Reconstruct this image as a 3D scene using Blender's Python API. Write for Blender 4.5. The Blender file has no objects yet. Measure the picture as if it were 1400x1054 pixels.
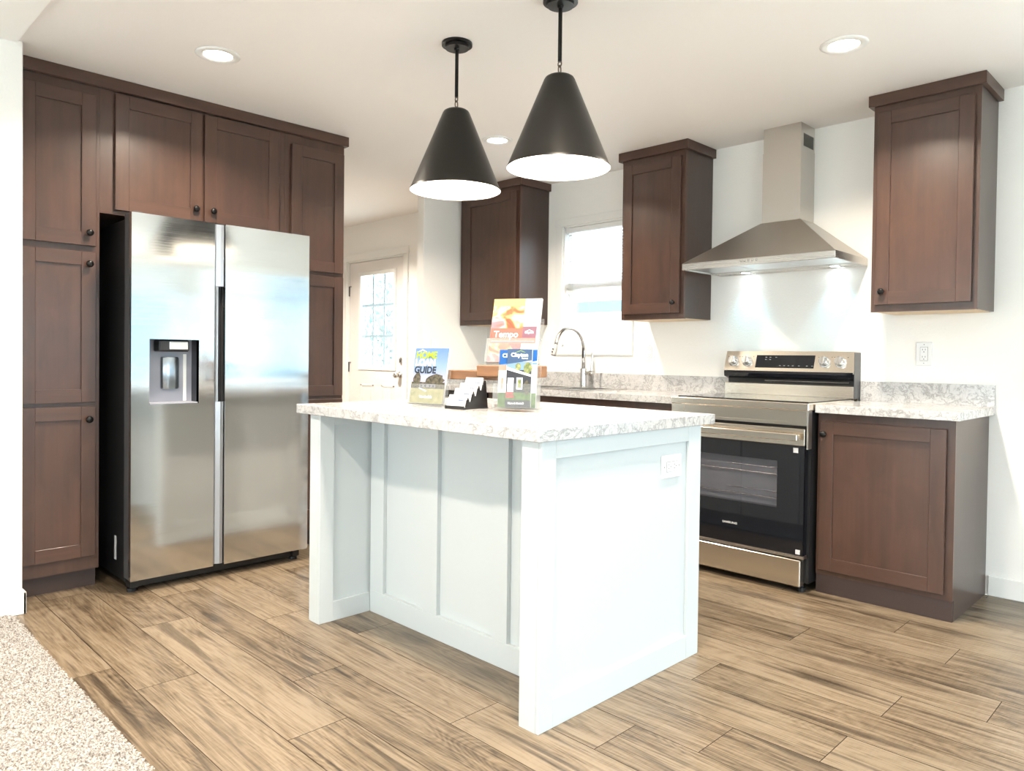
import bpy, bmesh, math, random
from mathutils import Vector, Matrix, Euler

S = bpy.context.scene
COL = S.collection
random.seed(7)
R = math.radians

# ------------------------------------------------------------------ camera
YAW, PITCH, ROLL, FPX, PPY = 0.7838, -0.0168, 0.0124, 1009.9, 505.12
fw = Vector((-math.sin(YAW) * math.cos(PITCH), math.cos(YAW) * math.cos(PITCH), math.sin(PITCH)))
rt0 = Vector((math.cos(YAW), math.sin(YAW), 0))
up0 = rt0.cross(fw)
rt = rt0 * math.cos(ROLL) + up0 * math.sin(ROLL)
up = -rt0 * math.sin(ROLL) + up0 * math.cos(ROLL)
cam = bpy.data.cameras.new('camera')
cam.sensor_fit = 'HORIZONTAL'
cam.sensor_width = 36.0
cam.lens = 36.0 * FPX / 1400.0
cam.shift_y = (PPY - 527.0) / 1400.0
cam.clip_start = 0.05
co = bpy.data.objects.new('camera', cam)
COL.objects.link(co)
M = Matrix((rt, up, -fw)).transposed().to_4x4()
M.translation = Vector((0, 0, 1.1257))
co.matrix_world = M
S.camera = co

# ------------------------------------------------------------------ world, exposure
S.view_settings.view_transform = 'Standard'
S.view_settings.look = 'None'
S.view_settings.gamma = 1.0
S.view_settings.use_curve_mapping = False
S.view_settings.exposure = 0.58
W = bpy.data.worlds.new('daylight')
S.world = W
W.use_nodes = True
wn = W.node_tree.nodes
wl = W.node_tree.links
bg = wn['Background']
tc = wn.new('ShaderNodeTexCoord')
sep = wn.new('ShaderNodeSeparateXYZ')
wr = wn.new('ShaderNodeValToRGB')
wl.new(tc.outputs['Generated'], sep.inputs[0])
wl.new(sep.outputs['Z'], wr.inputs[0])
wr.color_ramp.elements[0].position = 0.0
wr.color_ramp.elements[0].color = (0.88, 0.96, 1.0, 1)
wr.color_ramp.elements[1].position = 0.7
wr.color_ramp.elements[1].color = (0.62, 0.82, 1.0, 1)
wl.new(wr.outputs[0], bg.inputs['Color'])
bg.inputs['Strength'].default_value = 7.0

WARM = (1.0, 0.87, 0.72)
sun = bpy.data.lights.new('sun', 'SUN')
sun.energy = 14.0
sun.angle = R(1.5)
sun.color = (1.0, 0.96, 0.90)
so = bpy.data.objects.new('sun', sun)
COL.objects.link(so)
so.rotation_euler = Vector((0.50, -0.20, 1.1)).to_track_quat('Z', 'Y').to_euler()
CAN_W, PEND_W, HOOD_W = 25.0, 16.0, 4.5


# ------------------------------------------------------------------ materials
def mat(name, color=(0.8, 0.8, 0.8), rough=0.5, metal=0.0, spec=0.5, emit=None, es=0.0):
    m = bpy.data.materials.new(name)
    m.use_nodes = True
    p = m.node_tree.nodes['Principled BSDF']
    p.inputs['Base Color'].default_value = (*color, 1)
    p.inputs['Roughness'].default_value = rough
    p.inputs['Metallic'].default_value = metal
    p.inputs['Specular IOR Level'].default_value = spec
    if emit:
        p.inputs['Emission Color'].default_value = (*emit, 1)
        p.inputs['Emission Strength'].default_value = es
    return m


def N(m, typ, **kw):
    n = m.node_tree.nodes.new(typ)
    for k, v in kw.items():
        if k in n.inputs.keys():
            n.inputs[k].default_value = v
        else:
            setattr(n, k, v)
    return n


def L(m, a, b):
    m.node_tree.links.new(a, b)


def P(m):
    return m.node_tree.nodes['Principled BSDF']


def ramp(m, stops, interp='LINEAR'):
    r = N(m, 'ShaderNodeValToRGB')
    cr = r.color_ramp
    cr.interpolation = interp
    while len(cr.elements) < len(stops):
        cr.elements.new(0.5)
    for e, (p, c) in zip(cr.elements, stops):
        e.position = p
        e.color = (*c, 1) if len(c) == 3 else c
    return r


def bump(m, height, strength, dist=0.01):
    b = N(m, 'ShaderNodeBump', Strength=strength, Distance=dist)
    L(m, height, b.inputs['Height'])
    L(m, b.outputs[0], P(m).inputs['Normal'])
    return b


def wallmat(name, color, rough=0.6, scale=120, strength=0.25):
    m = mat(name, color, rough)
    t = N(m, 'ShaderNodeTexCoord')
    n = N(m, 'ShaderNodeTexNoise', Scale=scale, Detail=3.0)
    L(m, t.outputs['Object'], n.inputs['Vector'])
    bump(m, n.outputs['Fac'], strength, 0.004)
    return m


def woodmat(name, c1, c2, c3, rough=0.32, spec=0.5):
    """stained maple; UV x runs along the grain (metres)"""
    m = mat(name, c1, rough, spec=spec)
    uv = N(m, 'ShaderNodeUVMap')
    mp = N(m, 'ShaderNodeMapping')
    mp.inputs['Scale'].default_value = (1.3, 22, 1)
    L(m, uv.outputs[0], mp.inputs[0])
    n1 = N(m, 'ShaderNodeTexNoise', Scale=1.0, Detail=5.0, Roughness=0.6)
    L(m, mp.outputs[0], n1.inputs['Vector'])
    mp2 = N(m, 'ShaderNodeMapping')
    mp2.inputs['Scale'].default_value = (4.5, 8, 1)
    L(m, uv.outputs[0], mp2.inputs[0])
    n2 = N(m, 'ShaderNodeTexNoise', Scale=1.0, Detail=3.0, Roughness=0.55, Distortion=0.6)
    L(m, mp2.outputs[0], n2.inputs['Vector'])
    mx = N(m, 'ShaderNodeMath', operation='MULTIPLY_ADD')
    mx.inputs[1].default_value = 0.55
    L(m, n1.outputs['Fac'], mx.inputs[0])
    h = N(m, 'ShaderNodeMath', operation='MULTIPLY')
    h.inputs[1].default_value = 0.45
    L(m, n2.outputs['Fac'], h.inputs[0])
    L(m, h.outputs[0], mx.inputs[2])
    r = ramp(m, [(0.30, c2), (0.5, c1), (0.72, c3)])
    L(m, mx.outputs[0], r.inputs[0])
    L(m, r.outputs[0], P(m).inputs['Base Color'])
    bump(m, n1.outputs['Fac'], 0.05, 0.002)
    return m


def steelmat(name, color=(0.60, 0.58, 0.55), rough=0.24, axis='Z', wav=0.0):
    m = mat(name, color, rough, metal=1.0)
    t = N(m, 'ShaderNodeTexCoord')
    mp = N(m, 'ShaderNodeMapping')
    sc = {'X': (3, 500, 500), 'Y': (500, 3, 500), 'Z': (500, 500, 3)}[axis]
    mp.inputs['Scale'].default_value = sc
    L(m, t.outputs['Object'], mp.inputs[0])
    n = N(m, 'ShaderNodeTexNoise', Scale=1.0, Detail=2.0)
    L(m, mp.outputs[0], n.inputs['Vector'])
    r = N(m, 'ShaderNodeMapRange')
    r.inputs['To Min'].default_value = rough - 0.05
    r.inputs['To Max'].default_value = rough + 0.07
    L(m, n.outputs['Fac'], r.inputs['Value'])
    L(m, r.outputs[0], P(m).inputs['Roughness'])
    if wav:
        mp2 = N(m, 'ShaderNodeMapping')
        mp2.inputs['Scale'].default_value = (0.5, 0.6, 5.5)
        L(m, t.outputs['Object'], mp2.inputs[0])
        n2 = N(m, 'ShaderNodeTexNoise', Scale=1.0, Detail=1.0, Distortion=0.3)
        L(m, mp2.outputs[0], n2.inputs['Vector'])
        bump(m, n2.outputs['Fac'], 1.0, wav)
    return m


WHITE_WALL = wallmat('wall_paint', (0.86, 0.845, 0.81))
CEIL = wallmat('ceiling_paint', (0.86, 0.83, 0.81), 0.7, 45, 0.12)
CEIL2 = wallmat('living_ceiling_lit_paint', (0.93, 0.92, 0.90), 0.7, 45, 0.12)  # paler than the kitchen ceiling: brighter window light put into the colour
TRIM = mat('white_trim', (0.82, 0.81, 0.78), 0.4)
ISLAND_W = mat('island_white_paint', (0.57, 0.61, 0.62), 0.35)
CAB = woodmat('stained_maple', (0.070, 0.036, 0.025), (0.050, 0.026, 0.019), (0.092, 0.048, 0.032), 0.30)
CABSIDE = woodmat('stained_side_panel', (0.056, 0.034, 0.028), (0.048, 0.029, 0.024), (0.065, 0.040, 0.033), 0.32)
TOE = mat('toe_kick_stain', (0.045, 0.027, 0.023), 0.5)
MAPLE = mat('maple_underside', (0.62, 0.47, 0.30), 0.5)
BLACK_METAL = mat('black_metal', (0.012, 0.011, 0.011), 0.30, 0.6)
FRIDGE_STEEL = steelmat('fridge_stainless', (0.66, 0.655, 0.64), 0.11, 'Y', 0.004)
STEEL = steelmat('brushed_stainless', (0.62, 0.60, 0.57), 0.26, 'X')
STEEL_V = steelmat('brushed_stainless_vertical', (0.60, 0.58, 0.55), 0.30, 'Z')
RANGE_STEEL = steelmat('range_stainless', (0.74, 0.68, 0.59), 0.20, 'X')
NICKEL = mat('brushed_nickel', (0.55, 0.54, 0.52), 0.25, 1.0)
DARK_STEEL = mat('dark_grey_metal', (0.10, 0.10, 0.105), 0.4, 0.5)
BLACK = mat('black_plastic', (0.008, 0.008, 0.009), 0.45)
BLACK_GLASS = mat('black_glass', (0.006, 0.007, 0.010), 0.05, spec=0.6)
GREY_PANEL = mat('grey_plastic', (0.30, 0.31, 0.36), 0.35)
SATIN_BLACK = mat('satin_black_shade', (0.019, 0.018, 0.016), 0.34, 0.5)
SHADE_IN = mat('white_enamel', (0.88, 0.86, 0.82), 0.5)
PAPER = mat('white_paper', (0.56, 0.56, 0.57), 0.7, spec=0.2)
PLASTIC_W = mat('white_plastic', (0.83, 0.83, 0.82), 0.3)
SLOT = mat('dark_slot', (0.03, 0.03, 0.03), 0.6)
RECESS_OAK = woodmat('rustic_wood', (0.20, 0.090, 0.036), (0.10, 0.045, 0.020), (0.29, 0.14, 0.058), 0.5)
LENS = mat('lit_lens', (1, 1, 1), 0.5, emit=(1.0, 0.93, 0.80), es=9.0)
BULB = mat('lit_bulb', (1, 1, 1), 0.5, emit=(1.0, 0.95, 0.85), es=12.0)
LED = mat('lit_led', (1, 1, 1), 0.5, emit=(0.85, 0.96, 1.0), es=25.0)
BRONZE = mat('aged_bronze', (0.16, 0.12, 0.085), 0.35, 0.9)


def glassmat(name, tint=(1, 1, 1), gloss=0.08, rough=0.0):
    m = bpy.data.materials.new(name)
    m.use_nodes = True
    nt = m.node_tree
    for n in list(nt.nodes):
        nt.nodes.remove(n)
    o = nt.nodes.new('ShaderNodeOutputMaterial')
    tr = nt.nodes.new('ShaderNodeBsdfTransparent')
    tr.inputs[0].default_value = (*tint, 1)
    gl = nt.nodes.new('ShaderNodeBsdfGlossy')
    gl.inputs['Roughness'].default_value = rough
    mx = nt.nodes.new('ShaderNodeMixShader')
    fr = nt.nodes.new('ShaderNodeLayerWeight')
    fr.inputs['Blend'].default_value = 0.5
    pw = nt.nodes.new('ShaderNodeMath')
    pw.operation = 'POWER'
    pw.inputs[1].default_value = 5.0
    nt.links.new(fr.outputs['Facing'], pw.inputs[0])
    ma = nt.nodes.new('ShaderNodeMath')
    ma.operation = 'MULTIPLY_ADD'
    ma.inputs[1].default_value = 0.9
    ma.inputs[2].default_value = gloss * 0.3
    nt.links.new(pw.outputs[0], ma.inputs[0])
    nt.links.new(ma.outputs[0], mx.inputs[0])
    nt.links.new(tr.outputs[0], mx.inputs[1])
    nt.links.new(gl.outputs[0], mx.inputs[2])
    nt.links.new(mx.outputs[0], o.inputs[0])
    return m


GLASS = glassmat('window_glass', (0.97, 0.99, 0.99), 0.12)
ACRYLIC = glassmat('clear_acrylic', (0.955, 0.965, 0.965), 0.05, 0.3)
_nt = ACRYLIC.node_tree
_d = _nt.nodes.new('ShaderNodeBsdfDiffuse')
_d.inputs[0].default_value = (0.8, 0.82, 0.84, 1)
_m = _nt.nodes.new('ShaderNodeMixShader')
_m.inputs[0].default_value = 0.06
_o = [n for n in _nt.nodes if n.type == 'OUTPUT_MATERIAL'][0]
_nt.links.new(_o.inputs[0].links[0].from_socket, _m.inputs[1])
_nt.links.new(_d.outputs[0], _m.inputs[2])
_nt.links.new(_m.outputs[0], _o.inputs[0])
OVENGLASS = glassmat('oven_window_glass', (0.70, 0.70, 0.72), 0.2)


def marble():
    m = mat('marble_laminate', (0.75, 0.73, 0.70), 0.16, spec=0.5)
    t = N(m, 'ShaderNodeTexCoord')
    n0 = N(m, 'ShaderNodeTexNoise', Scale=6.0, Detail=4.0)
    L(m, t.outputs['Object'], n0.inputs['Vector'])
    ad = N(m, 'ShaderNodeMixRGB', blend_type='ADD')
    ad.inputs[0].default_value = 0.35
    L(m, t.outputs['Object'], ad.inputs[1])
    L(m, n0.outputs['Color'], ad.inputs[2])
    n1 = N(m, 'ShaderNodeTexNoise', Scale=12.0, Detail=6.0, Roughness=0.62)
    L(m, ad.outputs[0], n1.inputs['Vector'])
    r1 = ramp(m, [(0.465, (0, 0, 0)), (0.495, (1, 1, 1)), (0.505, (1, 1, 1)), (0.535, (0, 0, 0))])
    L(m, n1.outputs['Fac'], r1.inputs[0])
    n2 = N(m, 'ShaderNodeTexNoise', Scale=32.0, Detail=5.0, Roughness=0.6)
    L(m, ad.outputs[0], n2.inputs['Vector'])
    r2 = ramp(m, [(0.47, (0, 0, 0)), (0.5, (0.7, 0.7, 0.7)), (0.53, (0, 0, 0))])
    L(m, n2.outputs['Fac'], r2.inputs[0])
    mxv = N(m, 'ShaderNodeMixRGB', blend_type='SCREEN')
    mxv.inputs[0].default_value = 1
    L(m, r1.outputs[0], mxv.inputs[1])
    L(m, r2.outputs[0], mxv.inputs[2])
    c = N(m, 'ShaderNodeMixRGB')
    c.inputs[1].default_value = (0.53, 0.525, 0.52, 1)
    c.inputs[2].default_value = (0.25, 0.24, 0.235, 1)
    f = N(m, 'ShaderNodeMath', operation='MULTIPLY')
    f.inputs[1].default_value = 0.75
    L(m, mxv.outputs[0], f.inputs[0])
    L(m, f.outputs[0], c.inputs[0])
    L(m, c.outputs[0], P(m).inputs['Base Color'])
    return m


MARBLE = marble()


def floormat():
    """plank laminate: UV = metres along / across the plank; attribute tone = random per plank"""
    m = mat('oak_plank_laminate', (0.45, 0.31, 0.18), 0.33, spec=0.45)
    uv = N(m, 'ShaderNodeUVMap')
    uv.uv_map = 'UVMap'
    at = N(m, 'ShaderNodeAttribute')
    at.attribute_name = 'tone'
    # base grain position, shifted per plank
    sx = N(m, 'ShaderNodeSeparateXYZ')
    L(m, uv.outputs[0], sx.inputs[0])
    sc = N(m, 'ShaderNodeMath', operation='MULTIPLY')
    sc.inputs[1].default_value = 37.0
    L(m, at.outputs['Fac'], sc.inputs[0])
    cm = N(m, 'ShaderNodeCombineXYZ')
    L(m, sx.outputs['X'], cm.inputs['X'])
    L(m, sx.outputs['Y'], cm.inputs['Y'])
    L(m, sc.outputs[0], cm.inputs['Z'])

    def noise(scale, s=1.0, det=4.0, dist=0.0, rough=0.55):
        mp = N(m, 'ShaderNodeMapping')
        mp.inputs['Scale'].default_value = scale
        L(m, cm.outputs[0], mp.inputs[0])
        n = N(m, 'ShaderNodeTexNoise', Scale=s, Detail=det, Distortion=dist, Roughness=rough)
        L(m, mp.outputs[0], n.inputs['Vector'])
        return n.outputs['Fac']
    big = noise((0.9, 5.5, 1), det=2.0, dist=0.5)
    fine = noise((5, 150, 1), det=5.0, rough=0.65)
    mid = noise((2.5, 28, 1), det=4.0, dist=0.4)
    saw = noise((130, 4, 1), det=2.0)
    # cathedral rings: bands of the big noise
    rg = N(m, 'ShaderNodeMath', operation='MULTIPLY')
    rg.inputs[1].default_value = 26.0
    L(m, big, rg.inputs[0])
    frc = N(m, 'ShaderNodeMath', operation='PINGPONG')
    frc.inputs[1].default_value = 0.5
    L(m, rg.outputs[0], frc.inputs[0])

    def mad(a, k, b):
        n = N(m, 'ShaderNodeMath', operation='MULTIPLY_ADD')
        L(m, a, n.inputs[0])
        n.inputs[1].default_value = k
        if isinstance(b, float):
            n.inputs[2].default_value = b
        else:
            L(m, b, n.inputs[2])
        return n.outputs[0]
    v = mad(frc.outputs[0], 0.24, -0.22)
    v = mad(fine, 0.89, v)
    v = mad(mid, 0.58, v)
    v = mad(saw, 0.11, v)
    v = mad(big, 0.20, v)
    v = mad(at.outputs['Fac'], 0.18, v)
    r = ramp(m, [(0.54, (0.048, 0.034, 0.021)), (0.68, (0.112, 0.080, 0.049)),
                 (0.80, (0.168, 0.125, 0.080)), (0.97, (0.232, 0.180, 0.122))])
    L(m, v, r.inputs[0])
    # knots and dark cracks
    vo = N(m, 'ShaderNodeTexVoronoi', Scale=1.0)
    mpv = N(m, 'ShaderNodeMapping')
    mpv.inputs['Scale'].default_value = (1.3, 4.2, 1)
    L(m, cm.outputs[0], mpv.inputs[0])
    dn = N(m, 'ShaderNodeTexNoise', Scale=9.0, Detail=3.0)
    L(m, cm.outputs[0], dn.inputs['Vector'])
    am = N(m, 'ShaderNodeMixRGB', blend_type='ADD')
    am.inputs[0].default_value = 0.16
    L(m, mpv.outputs[0], am.inputs[1])
    L(m, dn.outputs['Color'], am.inputs[2])
    L(m, am.outputs[0], vo.inputs['Vector'])
    kr = ramp(m, [(0.0, (0.22, 0.20, 0.19)), (0.07, (0.50, 0.48, 0.46)), (0.26, (1, 1, 1))])
    L(m, vo.outputs['Distance'], kr.inputs[0])
    crk = noise((1.3, 22, 1), det=2.0, dist=0.5)
    cr = ramp(m, [(0.33, (0.38, 0.36, 0.35)), (0.40, (1, 1, 1))])
    L(m, crk, cr.inputs[0])
    m1 = N(m, 'ShaderNodeMixRGB', blend_type='MULTIPLY')
    m1.inputs[0].default_value = 0.85
    L(m, r.outputs[0], m1.inputs[1])
    L(m, kr.outputs[0], m1.inputs[2])
    m2 = N(m, 'ShaderNodeMixRGB', blend_type='MULTIPLY')
    m2.inputs[0].default_value = 0.8
    L(m, m1.outputs[0], m2.inputs[1])
    L(m, cr.outputs[0], m2.inputs[2])
    L(m, m2.outputs[0], P(m).inputs['Base Color'])
    bump(m, fine, 0.10, 0.002)
    return m


FLOOR = floormat()


def carpetmat():
    m = mat('carpet_pile', (0.6, 0.56, 0.52), 0.95, spec=0.1)
    t = N(m, 'ShaderNodeTexCoord')
    n = N(m, 'ShaderNodeTexNoise', Scale=150.0, Detail=3.0, Roughness=0.7)
    L(m, t.outputs['Object'], n.inputs['Vector'])
    r = ramp(m, [(0.36, (0.13, 0.11, 0.095)), (0.5, (0.34, 0.315, 0.29)), (0.66, (0.53, 0.51, 0.485))])
    L(m, n.outputs['Fac'], r.inputs[0])
    L(m, r.outputs[0], P(m).inputs['Base Color'])
    bump(m, n.outputs['Fac'], 0.8, 0.006)
    return m


CARPET = carpetmat()


# ------------------------------------------------------------------ object helpers
def tag(o, label=None, cat=None, group=None, kind=None):
    if label: o['label'] = label
    if cat: o['category'] = cat
    if group: o['group'] = group
    if kind: o['kind'] = kind
    return o


def thing(name, label, cat, loc=(0, 0, 0), rot=(0, 0, 0), group=None):
    o = bpy.data.objects.new(name, None)
    o.empty_display_size = 0.1
    COL.objects.link(o)
    o.location = loc
    o.rotation_euler = rot
    o['org'] = list(loc)
    del o['org']
    ORG[o.name] = Vector(loc)
    return tag(o, label, cat, group)


ORG = {}


def obj(name, bm, mats, parent=None, smooth=False, local=False, autosm=False):
    me = bpy.data.meshes.new(name)
    off = Vector((0, 0, 0))
    if parent is not None:
        off = ORG.get(parent.name, Vector((0, 0, 0)))
        if not local:
            bmesh.ops.translate(bm, verts=bm.verts, vec=-off)
    bmesh.ops.recalc_face_normals(bm, faces=bm.faces)
    if smooth:
        for f in bm.faces:
            f.smooth = True
    if autosm:
        for f in bm.faces:
            f.smooth = True
        for e in bm.edges:
            if len(e.link_faces) == 2 and e.calc_face_angle(0) > R(32):
                e.smooth = False
    bm.to_mesh(me)
    bm.free()
    for mm in (mats if isinstance(mats, (list, tuple)) else [mats]):
        me.materials.append(mm)
    o = bpy.data.objects.new(name, me)
    COL.objects.link(o)
    if parent is not None:
        o.parent = parent
        ORG[o.name] = off
    return o


def struct(name, bm, mats, parent=None, **k):
    o = obj(name, bm, mats, parent, **k)
    if parent is None:
        o['kind'] = 'structure'
    return o


def bm_new():
    bm = bmesh.new()
    bm.loops.layers.uv.new('UVMap')
    return bm


def uv_faces(bm, faces, g, off):
    uv = bm.loops.layers.uv.verify()
    for f in faces:
        f.normal_update()
        n = f.normal
        an = max(range(3), key=lambda i: abs(n[i]))
        rest = [i for i in range(3) if i != an]
        if g in rest:
            a = g
            b = rest[0] if rest[1] == g else rest[1]
        else:
            a, b = rest
        for l in f.loops:
            l[uv].uv = (l.vert.co[a] + off[0], l.vert.co[b] + off[1])


def box(bm, x0, x1, y0, y1, z0, z1, g=2, bev=0.0, mi=0, seg=1):
    """axis aligned box; g = grain axis"""
    if x0 > x1: x0, x1 = x1, x0
    if y0 > y1: y0, y1 = y1, y0
    if z0 > z1: z0, z1 = z1, z0
    vs = [bm.verts.new(p) for p in ((x0, y0, z0), (x1, y0, z0), (x1, y1, z0), (x0, y1, z0),
                                     (x0, y0, z1), (x1, y0, z1), (x1, y1, z1), (x0, y1, z1))]
    fs = [bm.faces.new([vs[i] for i in q]) for q in ((3, 2, 1, 0), (4, 5, 6, 7), (0, 1, 5, 4),
                                                     (1, 2, 6, 5), (2, 3, 7, 6), (3, 0, 4, 7))]
    if bev:
        es = list({e for f in fs for e in f.edges})
        r = bmesh.ops.bevel(bm, geom=es, offset=bev, segments=seg, affect='EDGES', profile=0.5)
        fs = list({f for v in r['verts'] for f in v.link_faces} | {f for f in fs if f.is_valid})
    for f in fs:
        f.material_index = mi
    uv_faces(bm, fs, g, (random.uniform(0, 40), random.uniform(0, 40)))
    return fs


def boxes(*args, **k):
    bm = bm_new()
    for a in args:
        box(bm, *a, **k)
    return bm


def fbox(bm, face, pl, u0, u1, n0, n1, z0, z1, g=2, bev=0.0, mi=0):
    """box on a cabinet front: face '+x' (u=y) or '-y' (u=x); n = distance out of plane pl"""
    if face == '+x':
        return box(bm, pl + n0, pl + n1, u0, u1, z0, z1, {'u': 1, 'z': 2}.get(g, g), bev, mi)
    return box(bm, u0, u1, pl - n1, pl - n0, z0, z1, {'u': 0, 'z': 2}.get(g, g), bev, mi)


def ring(c, r, n, ax):
    a = Vector(ax).normalized()
    t = Vector((0, 0, 1)) if abs(a.z) < 0.9 else Vector((1, 0, 0))
    e1 = a.cross(t).normalized()
    e2 = a.cross(e1).normalized()
    return [Vector(c) + (e1 * math.cos(2 * math.pi * i / n) + e2 * math.sin(2 * math.pi * i / n)) * r for i in range(n)]


def lathe(bm, o, ax, prof, n=24, cap0=True, cap1=True, mi=0):
    """prof = [(distance along axis, radius)]"""
    a = Vector(ax).normalized()
    rs = []
    for d, r in prof:
        rs.append([bm.verts.new(p) for p in ring(Vector(o) + a * d, max(r, 1e-5), n, a)])
    fs = []
    for k in range(len(rs) - 1):
        for i in range(n):
            j = (i + 1) % n
            fs.append(bm.faces.new((rs[k][i], rs[k][j], rs[k + 1][j], rs[k + 1][i])))
    if cap0: fs.append(bm.faces.new(rs[0]))
    if cap1: fs.append(bm.faces.new(list(reversed(rs[-1]))))
    for f in fs:
        f.material_index = mi
    return fs


def tube(bm, pts, r, n=12, caps=True, mi=0):
    pts = [Vector(p) for p in pts]
    rs = []
    prev = None
    for i, p in enumerate(pts):
        d = (pts[min(i + 1, len(pts) - 1)] - pts[max(i - 1, 0)]).normalized()
        if prev is None:
            t = Vector((0, 0, 1)) if abs(d.z) < 0.9 else Vector((1, 0, 0))
            e1 = d.cross(t).normalized()
        else:
            e1 = (prev - d * prev.dot(d)).normalized()
        prev = e1
        e2 = d.cross(e1)
        rr = r[i] if isinstance(r, (list, tuple)) else r
        rs.append([bm.verts.new(p + (e1 * math.cos(2 * math.pi * k / n) + e2 * math.sin(2 * math.pi * k / n)) * rr) for k in range(n)])
    for k in range(len(rs) - 1):
        for i in range(n):
            j = (i + 1) % n
            bm.faces.new((rs[k][i], rs[k][j], rs[k + 1][j], rs[k + 1][i])).material_index = mi
    if caps:
        bm.faces.new(rs[0]).material_index = mi
        bm.faces.new(list(reversed(rs[-1]))).material_index = mi


def prism(bm, prof, axis, a0, a1, mi=0):
    """extrude a 2D outline along an axis; prof in the two other axes (in xyz order)"""
    def mk(p, a):
        return {'x': (a, p[0], p[1]), 'y': (p[0], a, p[1]), 'z': (p[0], p[1], a)}[axis]
    v0 = [bm.verts.new(mk(p, a0)) for p in prof]
    v1 = [bm.verts.new(mk(p, a1)) for p in prof]
    fs = [bm.faces.new(v0), bm.faces.new(list(reversed(v1)))]
    n = len(prof)
    for i in range(n):
        j = (i + 1) % n
        fs.append(bm.faces.new((v0[i], v0[j], v1[j], v1[i])))
    for f in fs:
        f.material_index = mi
    uv_faces(bm, fs, 'xyz'.index(axis), (random.uniform(0, 40), random.uniform(0, 40)))


def plate_hole(bm, face, pl, u0, u1, z0, z1, h, n0, n1, mi=0):
    """plate u0..u1 x z0..z1 with a rectangular hole h=(u0,u1,z0,z1)"""
    def P3(u, n, z):
        return (pl + n, u, z) if face == '+x' else (u, pl - n, z)
    def loop(a, b, c, d, n):
        return [bm.verts.new(P3(u, n, z)) for u, z in ((a, c), (b, c), (b, d), (a, d))]
    of, ob = loop(u0, u1, z0, z1, n1), loop(u0, u1, z0, z1, n0)
    hf, hb = loop(*h, n1), loop(*h, n0)
    fs = []
    for i in range(4):
        j = (i + 1) % 4
        fs += [bm.faces.new((of[i], of[j], hf[j], hf[i])), bm.faces.new((ob[i], hb[i], hb[j], ob[j])),
               bm.faces.new((of[i], ob[i], ob[j], of[j])), bm.faces.new((hf[i], hf[j], hb[j], hb[i]))]
    for f in fs:
        f.material_index = mi


def text_bm(body, size, bold=0.0, depth=0.0, align='LEFT', sx=1.0, shear=0.0):
    cu = bpy.data.curves.new('lettering', 'FONT')
    cu.body = body
    cu.size = size
    cu.offset = bold
    cu.extrude = depth
    cu.align_x = align
    cu.shear = shear
    cu.resolution_u = 3
    o = bpy.data.objects.new('lettering', cu)
    me = o.to_mesh()
    bm = bm_new()
    bm.from_mesh(me)
    o.to_mesh_clear()
    bpy.data.objects.remove(o)
    bpy.data.curves.remove(cu)
    if sx != 1.0:
        bmesh.ops.scale(bm, vec=(sx, 1, 1), verts=bm.verts)
    return bm


def text_local(bm, u, w, v):
    """text x,y -> local (u, -w, v): readable from local -Y"""
    for x in bm.verts:
        a, b, c = x.co
        x.co = (u + a, -w - c, v + b)
    return bm


def hinge_fix(o):
    return o


# ------------------------------------------------------------------ key dimensions
YW = 4.17           # kitchen exterior wall
CH = 2.436          # ceiling
CT = 0.914          # worktop
FX = -3.892         # fridge-run frame front
XB = -4.50          # fridge-run back wall
XP = -4.45          # partition end of the sink run
XR, YB, XF = 3.2, -4.2, -7.6

# ------------------------------------------------------------------ room shell
# floor planks
bm = bm_new()
tone = bm.loops.layers.float_color.new('tone') if False else None
lay = bm.faces.layers.float.new('tone_f')
uvl = bm.loops.layers.uv.verify()
PW, PL = 0.2034, 1.22
ends = {-1: -2.843, 0: -2.60, 1: -1.96, 2: -2.305, 3: -1.71, 4: -1.311, 5: -1.093, 6: -2.05, 7: -1.363, 8: -0.803,
        9: -0.558, 10: -1.285, 11: -2.0, 12: -1.022}
rnd = random.Random(3)
for k in range(-1, 17):
    y0 = 0.855 + PW * k
    y1 = min(y0 + PW, YW)
    e0 = ends.get(k, rnd.uniform(-2, -0.8))
    xs = sorted(e0 + PL * j for j in range(-6, 6))
    for a, b in zip(xs, xs[1:]):
        a2, b2 = max(a, XF), min(b, XR)
        if b2 - a2 < 0.01: continue
        g = 0.0013
        t = rnd.random()
        vs = [bm.verts.new(p) for p in ((a2 + g, y0 + g, 0), (b2 - g, y0 + g, 0), (b2 - g, y1 - g, 0), (a2 + g, y1 - g, 0))]
        f = bm.faces.new(vs)
        f[lay] = t
        f.material_index = 0
        for l in f.loops:
            l[uvl].uv = (l.vert.co.x - a + t * 90, l.vert.co.y - y0)
vs = [bm.verts.new(p) for p in ((XF, 0.64, -0.002), (XR, 0.64, -0.002), (XR, YW, -0.002), (XF, YW, -0.002))]
f = bm.faces.new(vs)
f.material_index = 1
me_floor = struct('floor', bm, [FLOOR, mat('plank_joint', (0.05, 0.032, 0.02), 0.6)])
md = me_floor.data
src = md.attributes['tone_f']
vals = [0.0] * len(md.polygons)
src.data.foreach_get('value', vals)
dst = md.attributes.new('tone', 'FLOAT', 'FACE')
dst.data.foreach_set('value', vals)
md.attributes.remove(md.attributes['tone_f'])

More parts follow.
